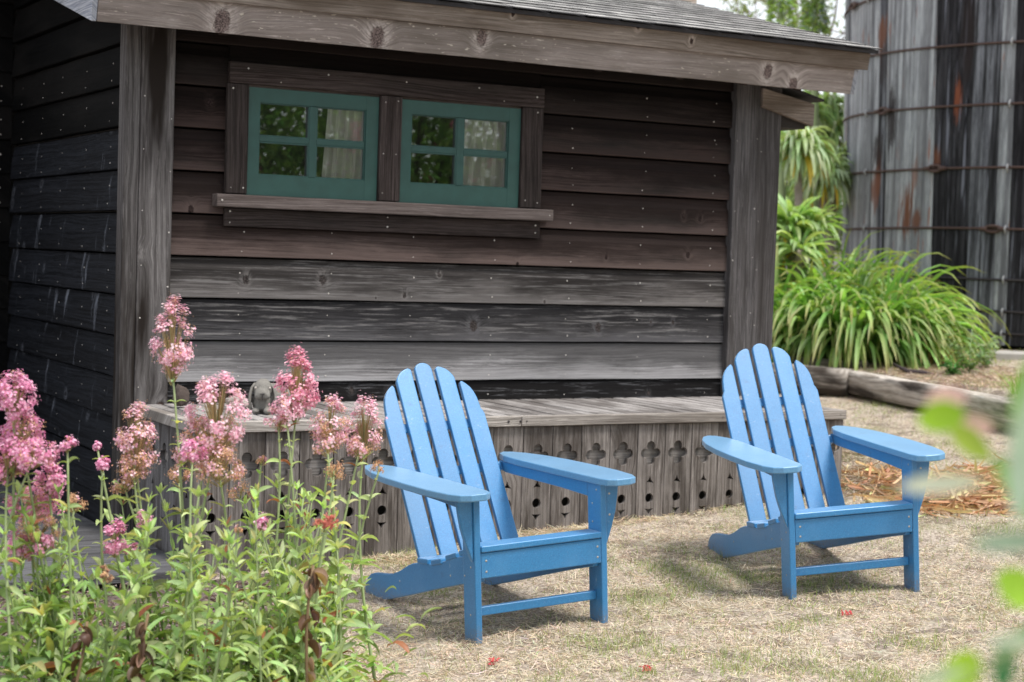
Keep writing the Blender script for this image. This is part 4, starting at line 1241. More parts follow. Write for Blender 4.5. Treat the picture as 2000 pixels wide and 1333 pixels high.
mb = MB(); n = 60; mb.add([((TR - .08) * math.cos(2 * math.pi * i / n), (TR - .08) * math.sin(2 * math.pi * i / n), .03) for i in range(n)], [tuple(range(n))]); mb.add([((TR - .0) * math.cos(2 * math.pi * i / n), (TR - .0) * math.sin(2 * math.pi * i / n), TH - .1) for i in range(n)], [tuple(range(n))])
mb.build('tank_floor', M_interior, tank)
mb = MB()
for j_ in range(7):
    y_ = -2.1 + j_ * .7; hw = math.sqrt(max(.1, 2.35 ** 2 - y_ * y_)); mb.box((-hw, y_ - .08, -.12), (hw, y_ + .08, .02))
mb.build('bearers', M_interior, tank)

# ------------------------------------------------------------------ lawn cover
def density_ok(X, Y):
    ok = ~in_bed(X, Y)
    ok &= ~((Y > 7.10) & (X > 2.35) & (X < 6.0) & (Y < 8.05))
    ok &= ~((X > 2.30) & (X < 6.2) & (Y > 7.96) & (Y < 12.1))
    ok &= ~((X < 2.43) & (Y > 6.88))
    ok &= ~(((X - TC[0]) ** 2 + (Y - TC[1]) ** 2) < TR * TR)
    return ok
def patch(X, Y, s, sd):
    # cheap smooth value noise
    return (np.sin(X * s + sd) * np.sin(Y * s * 1.13 + sd * 2.1) + np.sin(X * s * 2.1 + Y * s * 1.3 + sd * .7) * .6 + np.sin(Y * s * 3.3 - X * s * 2.7 + sd) * .4) / 2.0
def project(P):
    d = P - np.array([0, 0, CZ]); dep = d @ CF
    return 1000 + FPX * (d @ CR) / dep, 666.5 - FPX * (d @ CU) / dep, dep
def lawn_points(n, y0=4.0, y1=13):
    # sampled evenly on the ground, thinner with distance
    X = rng.uniform(1.8, 14, n * 6); Y = rng.uniform(3.6, y1, n * 6)
    P = np.stack([X, Y, gh(X, Y)], 1)
    px, py, dep = project(P)
    keep = (px > -60) & (px < 2060) & (py < 1420) & (py > 500) & (dep > 1) & density_ok(X, Y)
    keep &= rng.random(len(X)) < np.clip((5.2 / dep) ** 1.6, 0, 1)
    P = P[keep][:n]
    return P
P = lawn_points(290000)
print('lawn blades', len(P))
n = len(P)
X, Y = P[:, 0], P[:, 1]
g1 = patch(X, Y, 2.3, 1.0) + patch(X, Y, 5.9, 4.0) * .8 + rng.normal(0, .22, n)
green = rng.random(n) < np.clip((g1 - .15) * .85, .06, .85)
# green tufts seen in the photograph
for (px_, py_, r_) in ((1250, 1170, .17), (1370, 1150, .12), (1245, 1255, .10), (1430, 1310, .12), (790, 1085, .12), (1480, 1130, .14), (1510, 1065, .20), (1715, 850, .35), (1750, 880, .3), (1180, 1110, .12), (850, 1160, .10), (1540, 1230, .10), (1600, 1215, .10), (1900, 960, .25), (1240, 1320, .1), (1660, 800, .3), (1780, 1260, .15), (1960, 1030, .2), (1320, 1075, .12), (1700, 1330, .2)):
    z_ = .05
    for _ in range(4):
        v_ = CF + CR * (px_ - 1000) / FPX - CU * (py_ - 666.5) / FPX; t_ = (z_ - CZ) / v_[2]; gx, gy = v_[0] * t_, v_[1] * t_; z_ = float(gh(gx, gy))
    green |= (((X - gx) ** 2 + (Y - gy) ** 2) < (r_ * rng.uniform(.3, 1, n)) ** 2) & (rng.random(n) < .75)
bare = (patch(X, Y, 3.1, 7.0) + patch(X, Y, 9.0, 2.0) * .5 > .62) & ~green & (rng.random(n) < .72)
P = P[~bare]; green = green[~bare]; n = len(P)
a = rng.uniform(0, 2 * np.pi, n); el = np.where(green, rng.uniform(.5, 1.4, n), np.abs(rng.normal(.12, .30, n)))
D = np.stack([np.cos(a) * np.cos(el), np.sin(a) * np.cos(el), np.sin(el)], 1)
Lg = np.where(green, rng.uniform(.018, .055, n), rng.uniform(.014, .046, n))
col = cvar(n, (.76, .66, .54), .18, .04)
k = rng.random(n); col = np.where((k < .16)[:, None], cvar(n, (.36, .27, .20), .25), col); col = np.where((k > .88)[:, None], cvar(n, (.84, .78, .68), .08), col)
k = rng.random(n)
gc = np.where((k < .5)[:, None], cvar(n, (.24, .33, .10), .2), cvar(n, (.38, .42, .18), .2))
gc = np.where((k > .85)[:, None], cvar(n, (.50, .44, .26), .2), gc)
col = np.where(green[:, None], gc, col)
V, Q, K = straps(P + np.array([0, 0, .001]), D, Lg, rng.uniform(.0014, .0032, n), np.where(green, rng.uniform(.2, 1, n), rng.uniform(-.1, .8, n)), col, 2, rng.uniform(-.8, .8, n), 'taper', 0.0)
# flat two-column blades: drop the middle vertex column to keep the mesh light
V3 = V.reshape(n, 9, 3)[:, [0, 2, 3, 5, 6, 8]]; K3 = K.reshape(n, 9, 3)[:, [0, 2, 3, 5, 6, 8]]
Qb = np.array([(0, 1, 3, 2), (2, 3, 5, 4)])
Q = (Qb[None] + (np.arange(n) * 6)[:, None, None]).reshape(-1, 4)
tag(raw_mesh('dry_grass', V3.reshape(-1, 3), Q, M_straw, col=K3.reshape(-1, 3)), 'short straw-coloured dry grass with green tufts covering the lawn', 'grass', kind='stuff')

def spot(px_, py_):
    z_ = .05
    for _ in range(12):
        v_ = CF + CR * (px_ - 1000) / FPX - CU * (py_ - 666.5) / FPX; t_ = (z_ - CZ) / v_[2]; gx, gy = v_[0] * t_, v_[1] * t_; z_ = .5 * z_ + .5 * float(gh(gx, gy))
    return np.array([gx, gy, float(gh(gx, gy))])

def leafpile(name, spots_, n, col, L, W, label, cat, hgt=.05):
    Ps = []
    for (px_, py_, rx_, ry_) in spots_:
        c = spot(px_, py_)
        m_ = n // len(spots_); r = np.sqrt(rng.random(m_)); th = rng.uniform(0, 2 * np.pi, m_)
        X = c[0] + r * np.cos(th) * rx_; Y = c[1] + r * np.sin(th) * ry_
        Ps.append(np.stack([X, Y, gh(X, Y) + rng.uniform(0, hgt, m_) * (1 - r)], 1))
    P = np.concatenate(Ps); n = len(P)
    a = rng.uniform(0, 2 * np.pi, n); D = np.stack([np.cos(a), np.sin(a), rng.normal(.05, .16, n)], 1)
    k = rng.random((n, 1)); c = np.where(k < .55, cvar(n, col[0]), np.where(k < .85, cvar(n, col[1]), cvar(n, col[2])))
    V, Q, K = straps(P - D * (L * .5), D, rng.uniform(L * .5, L, n), rng.uniform(W * .5, W, n), rng.normal(0, .35, n), c, 5, rng.uniform(-1.2, 1.2, n), 'strap', .3)
    V[:, 2] = np.maximum(V[:, 2], gh(V[:, 0], V[:, 1]) + .004)
    return tag(raw_mesh(name, V, Q, M_straw, col=K), label, cat, kind='stuff')
leafpile('dry_leaf_pile', [(1790, 965, .35, .35), (1880, 950, .4, .35), (1950, 985, .35, .3), (1720, 945, .3, .3), (1850, 990, .3, .2), (1990, 940, .4, .4)], 900, [(.62, .42, .27), (.50, .30, .18), (.66, .60, .32)], .34, .022, 'heap of tan dry strap leaves beside the right blue chair', 'leaf pile', .10)
leafpile('hay_heap', [(1690, 890, .3, .35), (1660, 950, .28, .3), (1720, 930, .3, .3), (1640, 880, .2, .3)], 2600, [(.50, .42, .34), (.33, .25, .20), (.66, .60, .50)], .16, .005, 'heap of grey-brown hay behind the right blue chair', 'hay', .09)
leafpile('straw_drift', [(1000, 1050, .3, .07), (850, 1092, .25, .07), (1220, 1020, .3, .07), (1380, 995, .3, .07), (740, 1098, .2, .08), (1110, 1040, .25, .07)], 2600, [(.68, .59, .46), (.52, .42, .32), (.72, .66, .54)], .11, .004, 'loose straw gathered along the foot of the bench', 'straw', .035)
leafpile('terrace_straw', [(1780, 735, .5, .6), (1860, 722, .5, .5), (1900, 750, .45, .5), (1750, 715, .4, .5), (1960, 740, .4, .4)], 5200, [(.55, .44, .35), (.38, .29, .24), (.66, .56, .46)], .10, .010, 'tan leaf and straw litter on the raised ground before the tank', 'litter', .02)
leafpile('ground_straw', [(1100, 1250, .9, .5), (1500, 1250, .9, .5), (1300, 1150, .8, .5), (1700, 1120, .7, .5), (1850, 1200, .6, .4), (900, 1280, .5, .4), (1350, 1060, .6, .3)], 5200, [(.66, .57, .45), (.45, .35, .27), (.72, .65, .54)], .11, .0035, 'long loose straws scattered over the lawn', 'straw', .012)

# fallen red petals
for i, (px_, py_) in enumerate(((732, 1086), (692, 1207), (648, 1290), (962, 1300), (1655, 1205), (1262, 1313))):
    c = spot(px_, py_); n = 26
    Pp = c + np.stack([rng.normal(0, .009, n), rng.normal(0, .009, n), rng.uniform(.006, .022, n)], 1)
    D = rng.normal(0, 1, (n, 3)); D[:, 2] = np.abs(D[:, 2]) * .5
    V, Q, K = straps(Pp, D, np.full(n, .013), np.full(n, .009), np.full(n, .8), cvar(n, (.62, .10, .11)), 2, rng.uniform(-1, 1, n))
    o = raw_mesh('fallen_blossom', V, Q, M_petal, col=K)
    lb = ['small red fallen blossom at the foot of the bench, left of the near chair', 'small red fallen blossom on the lawn in front of the near chair\'s tail', 'small red fallen blossom among the strap leaves at the bed edge',
          'small red fallen blossom low on the lawn in front of the near chair', 'tiny red fallen blossom in front of the right chair\'s front legs', 'small red fallen blossom on the lawn between the two chairs, low down'][i]
    tag(o, " ".join(lb.split()[:16]), "blossom", "fallen red blossoms on the lawn")

# ------------------------------------------------------------------ flowering plants (lower left)
PALE = [(.89, .61, .71), (.94, .75, .81), (.83, .47, .61)]
MAG = [(.82, .42, .61), (.90, .58, .73), (.70, .27, .47)]
def flower_head(parent, c, rx, rz, n, cols, bud=.25, seed=0, budc=(.62, .40, .24)):
    """dense domed truss of tiny five-petalled florets in many small clusters"""
    ncl = max(6, int(n / 12))
    u = rng.random(ncl); th = rng.uniform(0, 2 * np.pi, ncl)
    zz = rng.uniform(-1, 1, ncl)
    rr = np.sqrt(np.clip(1 - ((zz + .15) / 1.2) ** 2, .05, 1)) * np.where(zz > 0, 1 - zz * .35, 1.0)
    rad = rng.uniform(.45, 1, ncl) ** .5
    cc = c + np.stack([rx * rr * rad * np.cos(th), rx * rr * rad * np.sin(th), rz * zz], 1)
    if ncl > 14:      # the truss is made of several rounded side cymes with gaps between them
        nl = max(4, ncl // 9); lobes = cc[:nl]
        near = np.argmin(((cc[:, None] - lobes[None]) ** 2).sum(-1), 1); cc = cc * .55 + lobes[near] * .45
    idx = rng.integers(0, ncl, n)
    off = rng.normal(0, 1, (n, 3)) * min(rx * .15, .0075)
    P = cc[idx] + off
    ax = nrm(P - (c - np.array([0, 0, rz * .6])) + rng.normal(0, rx * .4, (n, 3)))
    isb = (rng.random(ncl) < bud)[idx] | (rng.random(n) < bud * .3)
    ci = rng.integers(0, 3, n); base = np.array(cols)[ci] * (1 + rng.normal(0, .10, (n, 1)))
    base = np.where(isb[:, None], cvar(n, budc, .2), base)
    # florets: five petals each
    A = nrm(np.cross(ax, rng.normal(0, 1, (n, 3)))); B = np.cross(ax, A)
    parts = []
    sz = np.where(isb, .0025, .0044) * rng.uniform(.8, 1.25, n)
    for k in range(5):
        t = 2 * math.pi * k / 5
        d = A * math.cos(t) + B * math.sin(t); e = -A * math.sin(t) + B * math.cos(t)
        p0 = P; p1 = P + (d * .6 + e * .38 + ax * .15) * sz[:, None]; p2 = P + (d * 1.05 + ax * .10) * sz[:, None]; p3 = P + (d * .6 - e * .38 + ax * .15) * sz[:, None]
        V = np.stack([p0, p1, p2, p3], 1).reshape(-1, 3)
        Q = np.arange(n * 4).reshape(-1, 4); K = np.repeat(np.clip(base * (1.0 + .05 * (k - 2)), 0, 1), 4, axis=0)
        parts.append((V, Q, K))
    # little pedicels from a hidden centre to each cluster
    hub = c - np.array([0, 0, rz * .9]) + (cc - c) * np.array([.15, .15, .5])
    dv = cc - hub; Ln = np.linalg.norm(dv, axis=1)
    parts.append(straps(hub, dv, Ln, np.full(ncl, .0026), np.zeros(ncl), cvar(ncl, (.42, .36, .18)), 2, None, 'strap', .2))
    V, Q, K = join(parts)
    return raw_mesh('flower_head', V - np.array(parent.location), Q, M_petal, parent, col=K)

def plant(base_px, base_d, stems, name, label, nl=16, leafcol=((.28, .40, .16), (.50, .60, .30)), extra=260, group='pink flowering plants in the bed by the bench', L=(.045, .105), spread=.16):
    """stems: list of (px,py,rx_px,rz_px,palette,bud) for the heads"""
    b0 = at(*base_px, base_d); b0[2] = float(gh(b0[0], b0[1]))
    root = empty(name, tuple(b0)); org = np.array(b0)
    lp = []; sb = MB()
    for (px_, py_, rxp, rzp, pal, bud, dd) in stems:
        d = base_d + dd
        c = at(px_, py_, d); rx = rxp / FPX * d; rz = rzp / FPX * d
        nfl = int(min(2600, 90 + 11 * rxp * rzp / 14))
        flower_head(root, c, rx, rz, nfl, pal, bud)
        f = b0 + np.array([rng.normal(0, spread * .5), rng.normal(0, spread * .4), 0]); f[2] = float(gh(f[0], f[1]))
        top = c - np.array([0, 0, rz * .9])
        mid = f * .45 + top * .55 + np.array([rng.normal(0, .03), rng.normal(0, .03), .05])
        pts = []
        for t in np.linspace(0, 1, 9): pts.append((1 - t) ** 2 * f + 2 * t * (1 - t) * mid + t * t * top)
        sb.tube([p - org for p in pts], list(np.linspace(.0058, .0030, 9)), 6)
        sb.tube([top - org, c - org], [.003, .0015], 5)
        # opposite leaf pairs up the stem
        H = np.linalg.norm(top - f)
        for j, t in enumerate(np.linspace(.06, .95, max(5, int(H / .075)))):
            p = (1 - t) ** 2 * f + 2 * t * (1 - t) * mid + t * t * top
            an = j * 1.571 + rng.normal(0, .3)
            for s_ in (0, math.pi):
                m_ = 1 if t > .6 else 2
                for q in range(m_):
                    lp.append((p, (math.cos(an + s_ + q * .5), math.sin(an + s_ + q * .5), rng.uniform(.25, 1.1) - q * .4), rng.uniform(*L) * (1.2 - .75 * t), .30, rng.uniform(.3, 1.3), t))
    # leafy shoots without open flowers
    nsh = int(2 + extra / 70)
    bpx, bpy = base_px
    for _ in range(nsh):
        tp = at(bpx + rng.normal(0, 62), rng.uniform(950, 1230), base_d + rng.normal(0, .15))
        f = b0 + np.array([rng.normal(0, spread * .7), rng.normal(0, spread * .6), 0]); f[2] = float(gh(f[0], f[1]))
        mid = (f + tp) / 2 + np.array([rng.normal(0, .04), rng.normal(0, .04), .03])
        pts = [(1 - t) ** 2 * f + 2 * t * (1 - t) * mid + t * t * tp for t in np.linspace(0, 1, 7)]
        sb.tube([p - org for p in pts], list(np.linspace(.0042, .0018, 7)), 5)
        H = np.linalg.norm(tp - f)
        for j, t in enumerate(np.linspace(.12, 1.0, max(5, int(H / .060)))):
            p = (1 - t) ** 2 * f + 2 * t * (1 - t) * mid + t * t * tp
            an = j * 1.571 + rng.normal(0, .3)
            for s_ in (0, math.pi):
                lp.append((p, (math.cos(an + s_), math.sin(an + s_), rng.uniform(.5, 1.6)), rng.uniform(*L) * (1.2 - .6 * t), .30, rng.uniform(.0, .9), .35 + t * .6))
                if t > .8: lp.append((p, (math.cos(an + s_ + 1), math.sin(an + s_ + 1), 2.0), .035, .35, .1, 1.2))
    # side shoots and the leafy base
    for _ in range(int(extra * .42)):
        f = b0 + np.array([rng.normal(0, spread), rng.normal(0, spread * .8), 0]); hh = abs(rng.normal(.0, .17)) + .01
        f[2] = float(gh(f[0], f[1])) + min(hh, .62); a = rng.uniform(0, 6.283)
        lp.append((f, (math.cos(a), math.sin(a), rng.uniform(-.1, 1.0)), rng.uniform(*L), .26, rng.uniform(.3, 1.6), 0.0 if hh < .5 else .4))
    n = len(lp)
    P = np.array([q[0] for q in lp]); D = np.array([q[1] for q in lp]); Ls = np.array([q[2] for q in lp]); Wf = np.array([q[3] for q in lp]); dr = np.array([q[4] for q in lp]); tt = np.array([q[5] for q in lp])
    c0 = cvar(n, leafcol[0], .2, .08); c1 = cvar(n, leafcol[1], .15, .08); k = np.clip(tt + rng.normal(.25, .3, n), 0, 1)[:, None]
    col = c0 * (1 - k) + c1 * k
    r_ = rng.random(n); col = np.where((r_ < .025)[:, None], cvar(n, (.50, .46, .18)), col); col = np.where((r_ > .975)[:, None], cvar(n, (.32, .12, .07)), col)
    V, Q, K = straps(P, D, Ls, Ls * Wf * rng.uniform(.8, 1.2, n), dr, col, 5, rng.normal(0, .5, n), 'lance', .28)
    o = raw_mesh('leaves', V - org, Q, M_leaf, root, col=K, smooth=True); tag(o, kind='stuff')
    st = sb
    o = st.build('stems', M_stemgreen, root, smooth=True)
    tag(root, label, 'plant', group)
    return root
M_stemgreen = plain('green_stem', (.26, .33, .15), .6, 0, .25, 15)
G = 'pink flowering plants in the bed by the bench'
plant((352, 1330), 5.35, [(338, 655, 42, 72, PALE, .30, .05)], 'flowering_plant', 'tallest pale pink flower spike, standing before the left corner post', extra=130, spread=.12)
plant((430, 1345), 5.2, [(425, 800, 66, 72, PALE, .18, 0), (400, 862, 62, 50, PALE, .45, .06), (430, 905, 50, 34, PALE, .75, -.05), (376, 880, 28, 22, MAG, .1, -.1)], 'flowering_plant', 'broadest pale pink flower cluster, in front of the left end of the bench', extra=300)
plant((300, 1345), 5.3, [(266, 850, 44, 62, PALE, .45, .05), (262, 905, 34, 26, PALE, .8, 0), (245, 946, 34, 14, PALE, .9, .03), (280, 1014, 17, 15, MAG, 0, -.1), (225, 1048, 26, 32, MAG, .1, -.15), (256, 1072, 14, 12, MAG, .1, -.1)], 'flowering_plant', 'pink and tan flower truss just left of the bench corner', extra=180)
plant((545, 1345), 5.25, [(580, 745, 43, 62, [(.84, .42, .54), (.88, .55, .64), (.74, .30, .44)], .06, .25), (560, 795, 36, 20, PALE, .2, .2), (545, 828, 30, 16, PALE, .4, .2), (512, 1022, 16, 16, MAG, 0, -.1)], 'flowering_plant', 'bright pink flower spike in front of the stone rabbit', extra=260)
plant((600, 1350), 5.15, [(645, 822, 38, 48, PALE, .45, .25), (640, 862, 30, 24, PALE, .7, .2), (652, 920, 26, 14, PALE, .95, .1), (635, 1018, 24, 9, [(.55, .18, .14)] * 3, .1, -.1)], 'flowering_plant', 'tan and pink fading flower head next to the bright pink spike', extra=220)
plant((640, 1300), 5.35, [(712, 830, 38, 55, PALE, .30, .2), (700, 875, 26, 18, PALE, .6, .15), (740, 912, 16, 10, PALE, .95, .1)], 'flowering_plant', 'pale pink flower head overlapping the back of the near blue chair', extra=120)
plant((60, 1345), 4.9, [(28, 768, 40, 46, MAG, .08, 0), (45, 845, 48, 40, MAG, .15, .05), (60, 885, 66, 26, MAG, .35, 0), (15, 900, 40, 34, MAG, .12, .0), (132, 870, 18, 14, MAG, .3, 0)], 'flowering_plant', 'magenta pink flower cluster at the left edge of the bed', extra=420, leafcol=((.20, .31, .11), (.38, .50, .20)))
plant((120, 1345), 5.0, [(97, 938, 33, 30, MAG, .05, 0), (60, 985, 52, 36, MAG, .45, .05), (75, 1030, 46, 26, PALE, .85, 0), (40, 1065, 34, 24, MAG, .3, 0), (85, 1060, 22, 18, MAG, .2, -.05), (145, 985, 22, 16, PALE, .95, 0)], 'flowering_plant', 'rounded magenta flower balls low at the left edge', extra=420, leafcol=((.20, .31, .11), (.38, .50, .20)))
plant((215, 1345), 5.2, [(201, 908, 16, 13, MAG, 0, 0), (190, 870, 8, 7, MAG, 0, .02), (140, 975, 10, 10, PALE, .9, 0), (122, 1000, 8, 8, MAG, .5, 0)], 'flowering_plant', 'slim plant with two small pink buds before the dark side wall', extra=90)
plant((480, 1300), 5.6, [(470, 960, 30, 14, PALE, .9, 0), (350, 930, 26, 16, PALE, .9, 0), (510, 900, 14, 10, PALE, .9, 0)], 'flowering_plant', 'bushy green plant with spent tan flower heads behind the pink ones', extra=420, leafcol=((.28, .41, .15), (.48, .59, .27)))
plant((620, 1240), 5.5, [(575, 985, 10, 8, PALE, .8, 0), (650, 1000, 10, 8, MAG, .8, 0)], 'flowering_plant', 'leafy bright green plant by the bench, nearest the lawn edge', extra=260, leafcol=((.30, .44, .15), (.52, .63, .26)), spread=.11)
plant((200, 1300), 4.75, [(205, 1120, 14, 16, [(.42, .22, .15)] * 3, .9, 0)], 'flowering_plant', 'low leafy plant at the front of the flower bed, bottom left', extra=240, leafcol=((.22, .34, .12), (.40, .52, .22)), spread=.2)
plant((420, 1345), 4.75, [(465, 1035, 8, 8, PALE, .9, 0)], 'flowering_plant', 'low leafy green plant at the bottom edge among the flowers', extra=330, leafcol=((.24, .36, .13), (.44, .56, .24)), spread=.2)

def strap_clump(base, n, L, W, label, name='strap_leaf_plant', cat='plant', cols=((.20, .32, .06), (.36, .48, .12)), lean=None, droop=(.9, 1.8), spread=.10, group=None, tip=True, el=(.75, 1.35), nseg=9):
    b = np.array(base); root = empty(name, tuple(b))
    a = rng.uniform(0, 2 * np.pi, n); e = rng.uniform(*el, n)
    D = np.stack([np.cos(a) * np.cos(e), np.sin(a) * np.cos(e), np.sin(e)], 1)
    if lean is not None: D = nrm(D + np.array(lean))
    P = np.stack([np.cos(a) * rng.uniform(0, spread, n), np.sin(a) * rng.uniform(0, spread, n), np.zeros(n)], 1)
    k = rng.random((n, 1)); col = cvar(n, cols[0], .18, .08) * (1 - k) + cvar(n, cols[1], .15, .08) * k
    Ls = rng.uniform(L * .65, L, n)
    V, Q, K = straps(P, D, Ls, rng.uniform(W * .6, W, n), rng.uniform(*droop, n), col, nseg, rng.normal(0, .25, n), 'strap', .35, tipcol=np.array([.40, .30, .12]) if tip else None)
    o = raw_mesh('strap_leaves', V, Q, M_leaf, root, col=K, smooth=True); tag(o, kind='stuff')
    tag(root, label, cat, group)
    return root
b_ = at(600, 1340, 5.0); b_[2] = float(gh(b_[0], b_[1]))
strap_clump(b_, 30, .46, .015, 'clump of long arching pale green strap leaves spilling onto the lawn', cols=((.36, .47, .12), (.52, .58, .24)), lean=(.45, -.25, 0), droop=(1.2, 2.4))
b_ = at(380, 1360, 4.7); b_[2] = float(gh(b_[0], b_[1]))
strap_clump(b_, 14, .34, .014, 'small clump of yellow green strap leaves at the bottom edge', cols=((.36, .42, .10), (.48, .48, .16)), lean=(.1, -.3, 0), droop=(1.2, 2.4))

# withered stems with curled brown leaves
def withered(px_, py_, d, top_py, label, seed):
    b = at(px_, py_, d); b[2] = float(gh(b[0], b[1])); t = at(px_ + 22, top_py, d)
    root = empty('withered_stem', tuple(b)); mb = MB(); dv = t - b
    mb.tube([dv * k + np.array([.012 * math.sin(k * 5 + seed), 0, 0]) for k in np.linspace(0, 1, 7)], list(np.linspace(.006, .004, 7)), 6)
    mb.build('stalk', plain('brown_stalk', (.20, .13, .07), .8), root, smooth=True)
    n = 22
    k = rng.uniform(.15, 1, n)[:, None]; P = dv[None] * k; a = rng.uniform(0, 6.28, n)
    D = np.stack([np.cos(a), np.sin(a), rng.uniform(-.9, .1, n)], 1)
    V, Q, K = straps(P, D, rng.uniform(.025, .065, n), rng.uniform(.010, .026, n), rng.uniform(1.2, 3.6, n), np.where(rng.random((n, 1)) < .75, cvar(n, (.13, .070, .050)), cvar(n, (.32, .19, .15))), 7, rng.normal(0, 1.4, n), 'lance', 1.1)
    tag(raw_mesh('dead_leaves', V, Q, M_leaf, root, col=K, smooth=True), kind='stuff')
    tag(root, label, 'dead plant', 'withered stalks among the flowers')
withered(592, 1345, 4.95, 1105, 'withered stalk with curled brown leaves near the lawn edge', 1)
withered(262, 1345, 4.7, 1200, 'withered stalk with rusty brown leaves low in the middle of the bed', 2)
withered(140, 1345, 4.7, 1215, 'withered stalk with reddish dead leaves at the left of the bed', 3)

# ------------------------------------------------------------------ strap-leaved clumps by the tank
ci = 0
labs = ['bright green strap-leaved clump beside the grey corner post', 'bright green strap-leaved clump second from the corner post, above the dark timber', 'bright green strap-leaved clump in the middle of the row, hanging over the timber joint',
        'bright green strap-leaved clump fourth from the corner post, with brown tips at its foot', 'bright green strap-leaved clump nearest the weeds at the tank foot', 'taller strap-leaved clump behind the row, beside the shed', 'taller strap-leaved clump behind the row, against the left edge of the tank', 'strap-leaved clump at the back, low before the pale tank staves']
for (px_, d, n, L, lab) in ((1530, 14.7, 190, 1.10, 0), (1600, 14.5, 210, 1.12, 1), (1672, 14.3, 210, 1.14, 2), (1738, 14.4, 200, 1.08, 3), (1788, 14.6, 110, .82, 4), (1545, 15.6, 200, 1.42, 5), (1630, 15.5, 200, 1.42, 6), (1725, 15.2, 190, 1.36, 7)):
    b_ = at(px_, 700, d); b_[2] = float(gh(b_[0], b_[1])) - .01
    strap_clump(b_, n, L, .050, labs[lab], cols=((.12, .27, .06), (.34, .52, .18)), droop=(1.5, 2.6), spread=.22, group='strap-leaved clumps before the tank', el=(.9, 1.5), lean=(-.05, -.12, 0))
# dry leaves at the foot of the clumps
b_ = at(1800, 700, 14.1); b_[2] = float(gh(b_[0], b_[1]))
strap_clump(b_, 26, .45, .022, 'wisp of orange-brown dead strap leaves at the right foot of the green clumps', cols=((.45, .24, .12), (.55, .36, .20)), droop=(1.4, 3), spread=.25, tip=False)
# flower scapes
def weed(px_, py_, d, h, n, label, col, seed):
    b = at(px_, py_, d); b[2] = float(gh(b[0], b[1])); root = empty('weed', tuple(b)); mb = MB(); P = []; D = []
    for i in range(7):
        a = rng.uniform(0, 6.28); tp = np.array([math.cos(a) * h * .5, math.sin(a) * h * .5, h * rng.uniform(.6, 1)])
        mb.tube([(0, 0, 0), tuple(tp * np.array([.35, .35, .55])), tuple(tp)], [.004, .003, .0015], 5)
        for k in rng.uniform(.1, 1, n // 7): P.append(tp * k); q = rng.normal(0, 1, 3); q[2] = abs(q[2]) * .6; D.append(q)
    mb.build('stems', M_stemgreen, root, smooth=True)
    P = np.array(P); D = np.array(D); m_ = len(P)
    V, Q, K = straps(P, D, rng.uniform(.03, .09, m_), rng.uniform(.010, .030, m_), rng.uniform(.2, 1.2, m_), cvar(m_, col, .2, .08), 4, rng.normal(0, .6, m_), 'lance')
    tag(raw_mesh('leaves', V, Q, M_leaf, root, col=K, smooth=True), kind='stuff'); tag(root, label, 'weed', 'weeds at the foot of the tank')
weed(1893, 712, 13.4, .36, 190, 'grey-green weed with feathery stems at the tank foot, nearer the clumps', (.20, .30, .13), 1)
weed(1925, 700, 13.8, .30, 120, 'small grey-green weed at the tank foot, on its right', (.22, .30, .16), 2)
weed(1862, 716, 13.2, .14, 90, 'low dark green rosette weed between the clumps and the feathery weeds', (.10, .24, .07), 3)
b_ = spot(1995, 770)
strap_clump(b_, 60, .22, .006, 'grass tuft on the raised ground at the right edge', cols=((.2, .32, .07), (.36, .46, .14)), droop=(.3, 1.2), spread=.12)

# ------------------------------------------------------------------ drooping-leaved garden trees behind
def rosette(c, n, L, W, droop, col, el=(-.3, 1.2), dead=.05, rad=.08):
    a = rng.uniform(0, 6.283, n); e = rng.uniform(*el, n)
    D = np.stack([np.cos(a) * np.cos(e), np.sin(a) * np.cos(e), np.sin(e)], 1)
    c0 = cvar(n, col[0], .18, .07); c1 = cvar(n, col[1], .15, .07); k = rng.random((n, 1)); cc = c0 * (1 - k) + c1 * k
    lo = (e < np.quantile(e, .12)) & (rng.random(n) < dead * 8); cc = np.where(lo[:, None], cvar(n, (.55, .42, .06)), cc)
    return straps(np.array(c)[None] + D * rad, D, rng.uniform(L * .6, L, n), rng.uniform(W * .7, W, n), rng.uniform(*droop, n), cc, 7, rng.normal(0, .4, n), 'lance', .35)
def drooper(px_, py_base, d, crowns, label, lean=0, col=((.32, .44, .24), (.58, .68, .46)), L=.44, W=.055, droop=(1.4, 3.0)):
    b = at(px_, py_base, d); root = empty('garden_tree', (b[0], b[1], float(gh(b[0], b[1])))); org = np.array(root.location)
    parts = []; mb = MB()
    for (cx, cy, dd, s_, n) in crowns:
        c = at(cx, cy, d + dd)
        parts.append(rosette(c - org, n, L * s_, W * s_, droop, col, rad=.10 * s_))
        fork = np.array([0, 0, max(.3, (c - org)[2] * .55)])
        if len(crowns) < 2: mb.tube([(0, 0, 0), tuple((c - org) * np.array([.4, .4, .5])), tuple(c - org)], [.055, .045, .035], 9)
        else: mb.tube([tuple(fork), tuple(fork * .4 + (c - org) * .6 + np.array([0, 0, .05])), tuple(c - org)], [.035, .03, .02], 8)
    if len(crowns) >= 2: mb.tube([(0, 0, 0), (0, 0, .3), tuple(fork)], [.07, .06, .05], 9)
    mb.build('trunk', plain('pale_bark', (.30, .25, .21), .85, 0, .3, 14, .5), root, smooth=True)
    V, Q, K = join(parts); tag(raw_mesh('crown', V, Q, M_leaf, root, col=K, smooth=True), kind='stuff')
    tag(root, label, 'tree', 'drooping-leaved trees between the shed and the tank')
drooper(1568, 520, 16.5, [(1558, 300, 0, 1.0, 220)], 'drooping-leaved tree with yellowing lower leaves beside the shed corner')
drooper(1618, 520, 17.5, [(1610, 355, 0, .95, 220), (1640, 320, .3, .8, 140)], 'drooping-leaved tree close against the left edge of the tank')
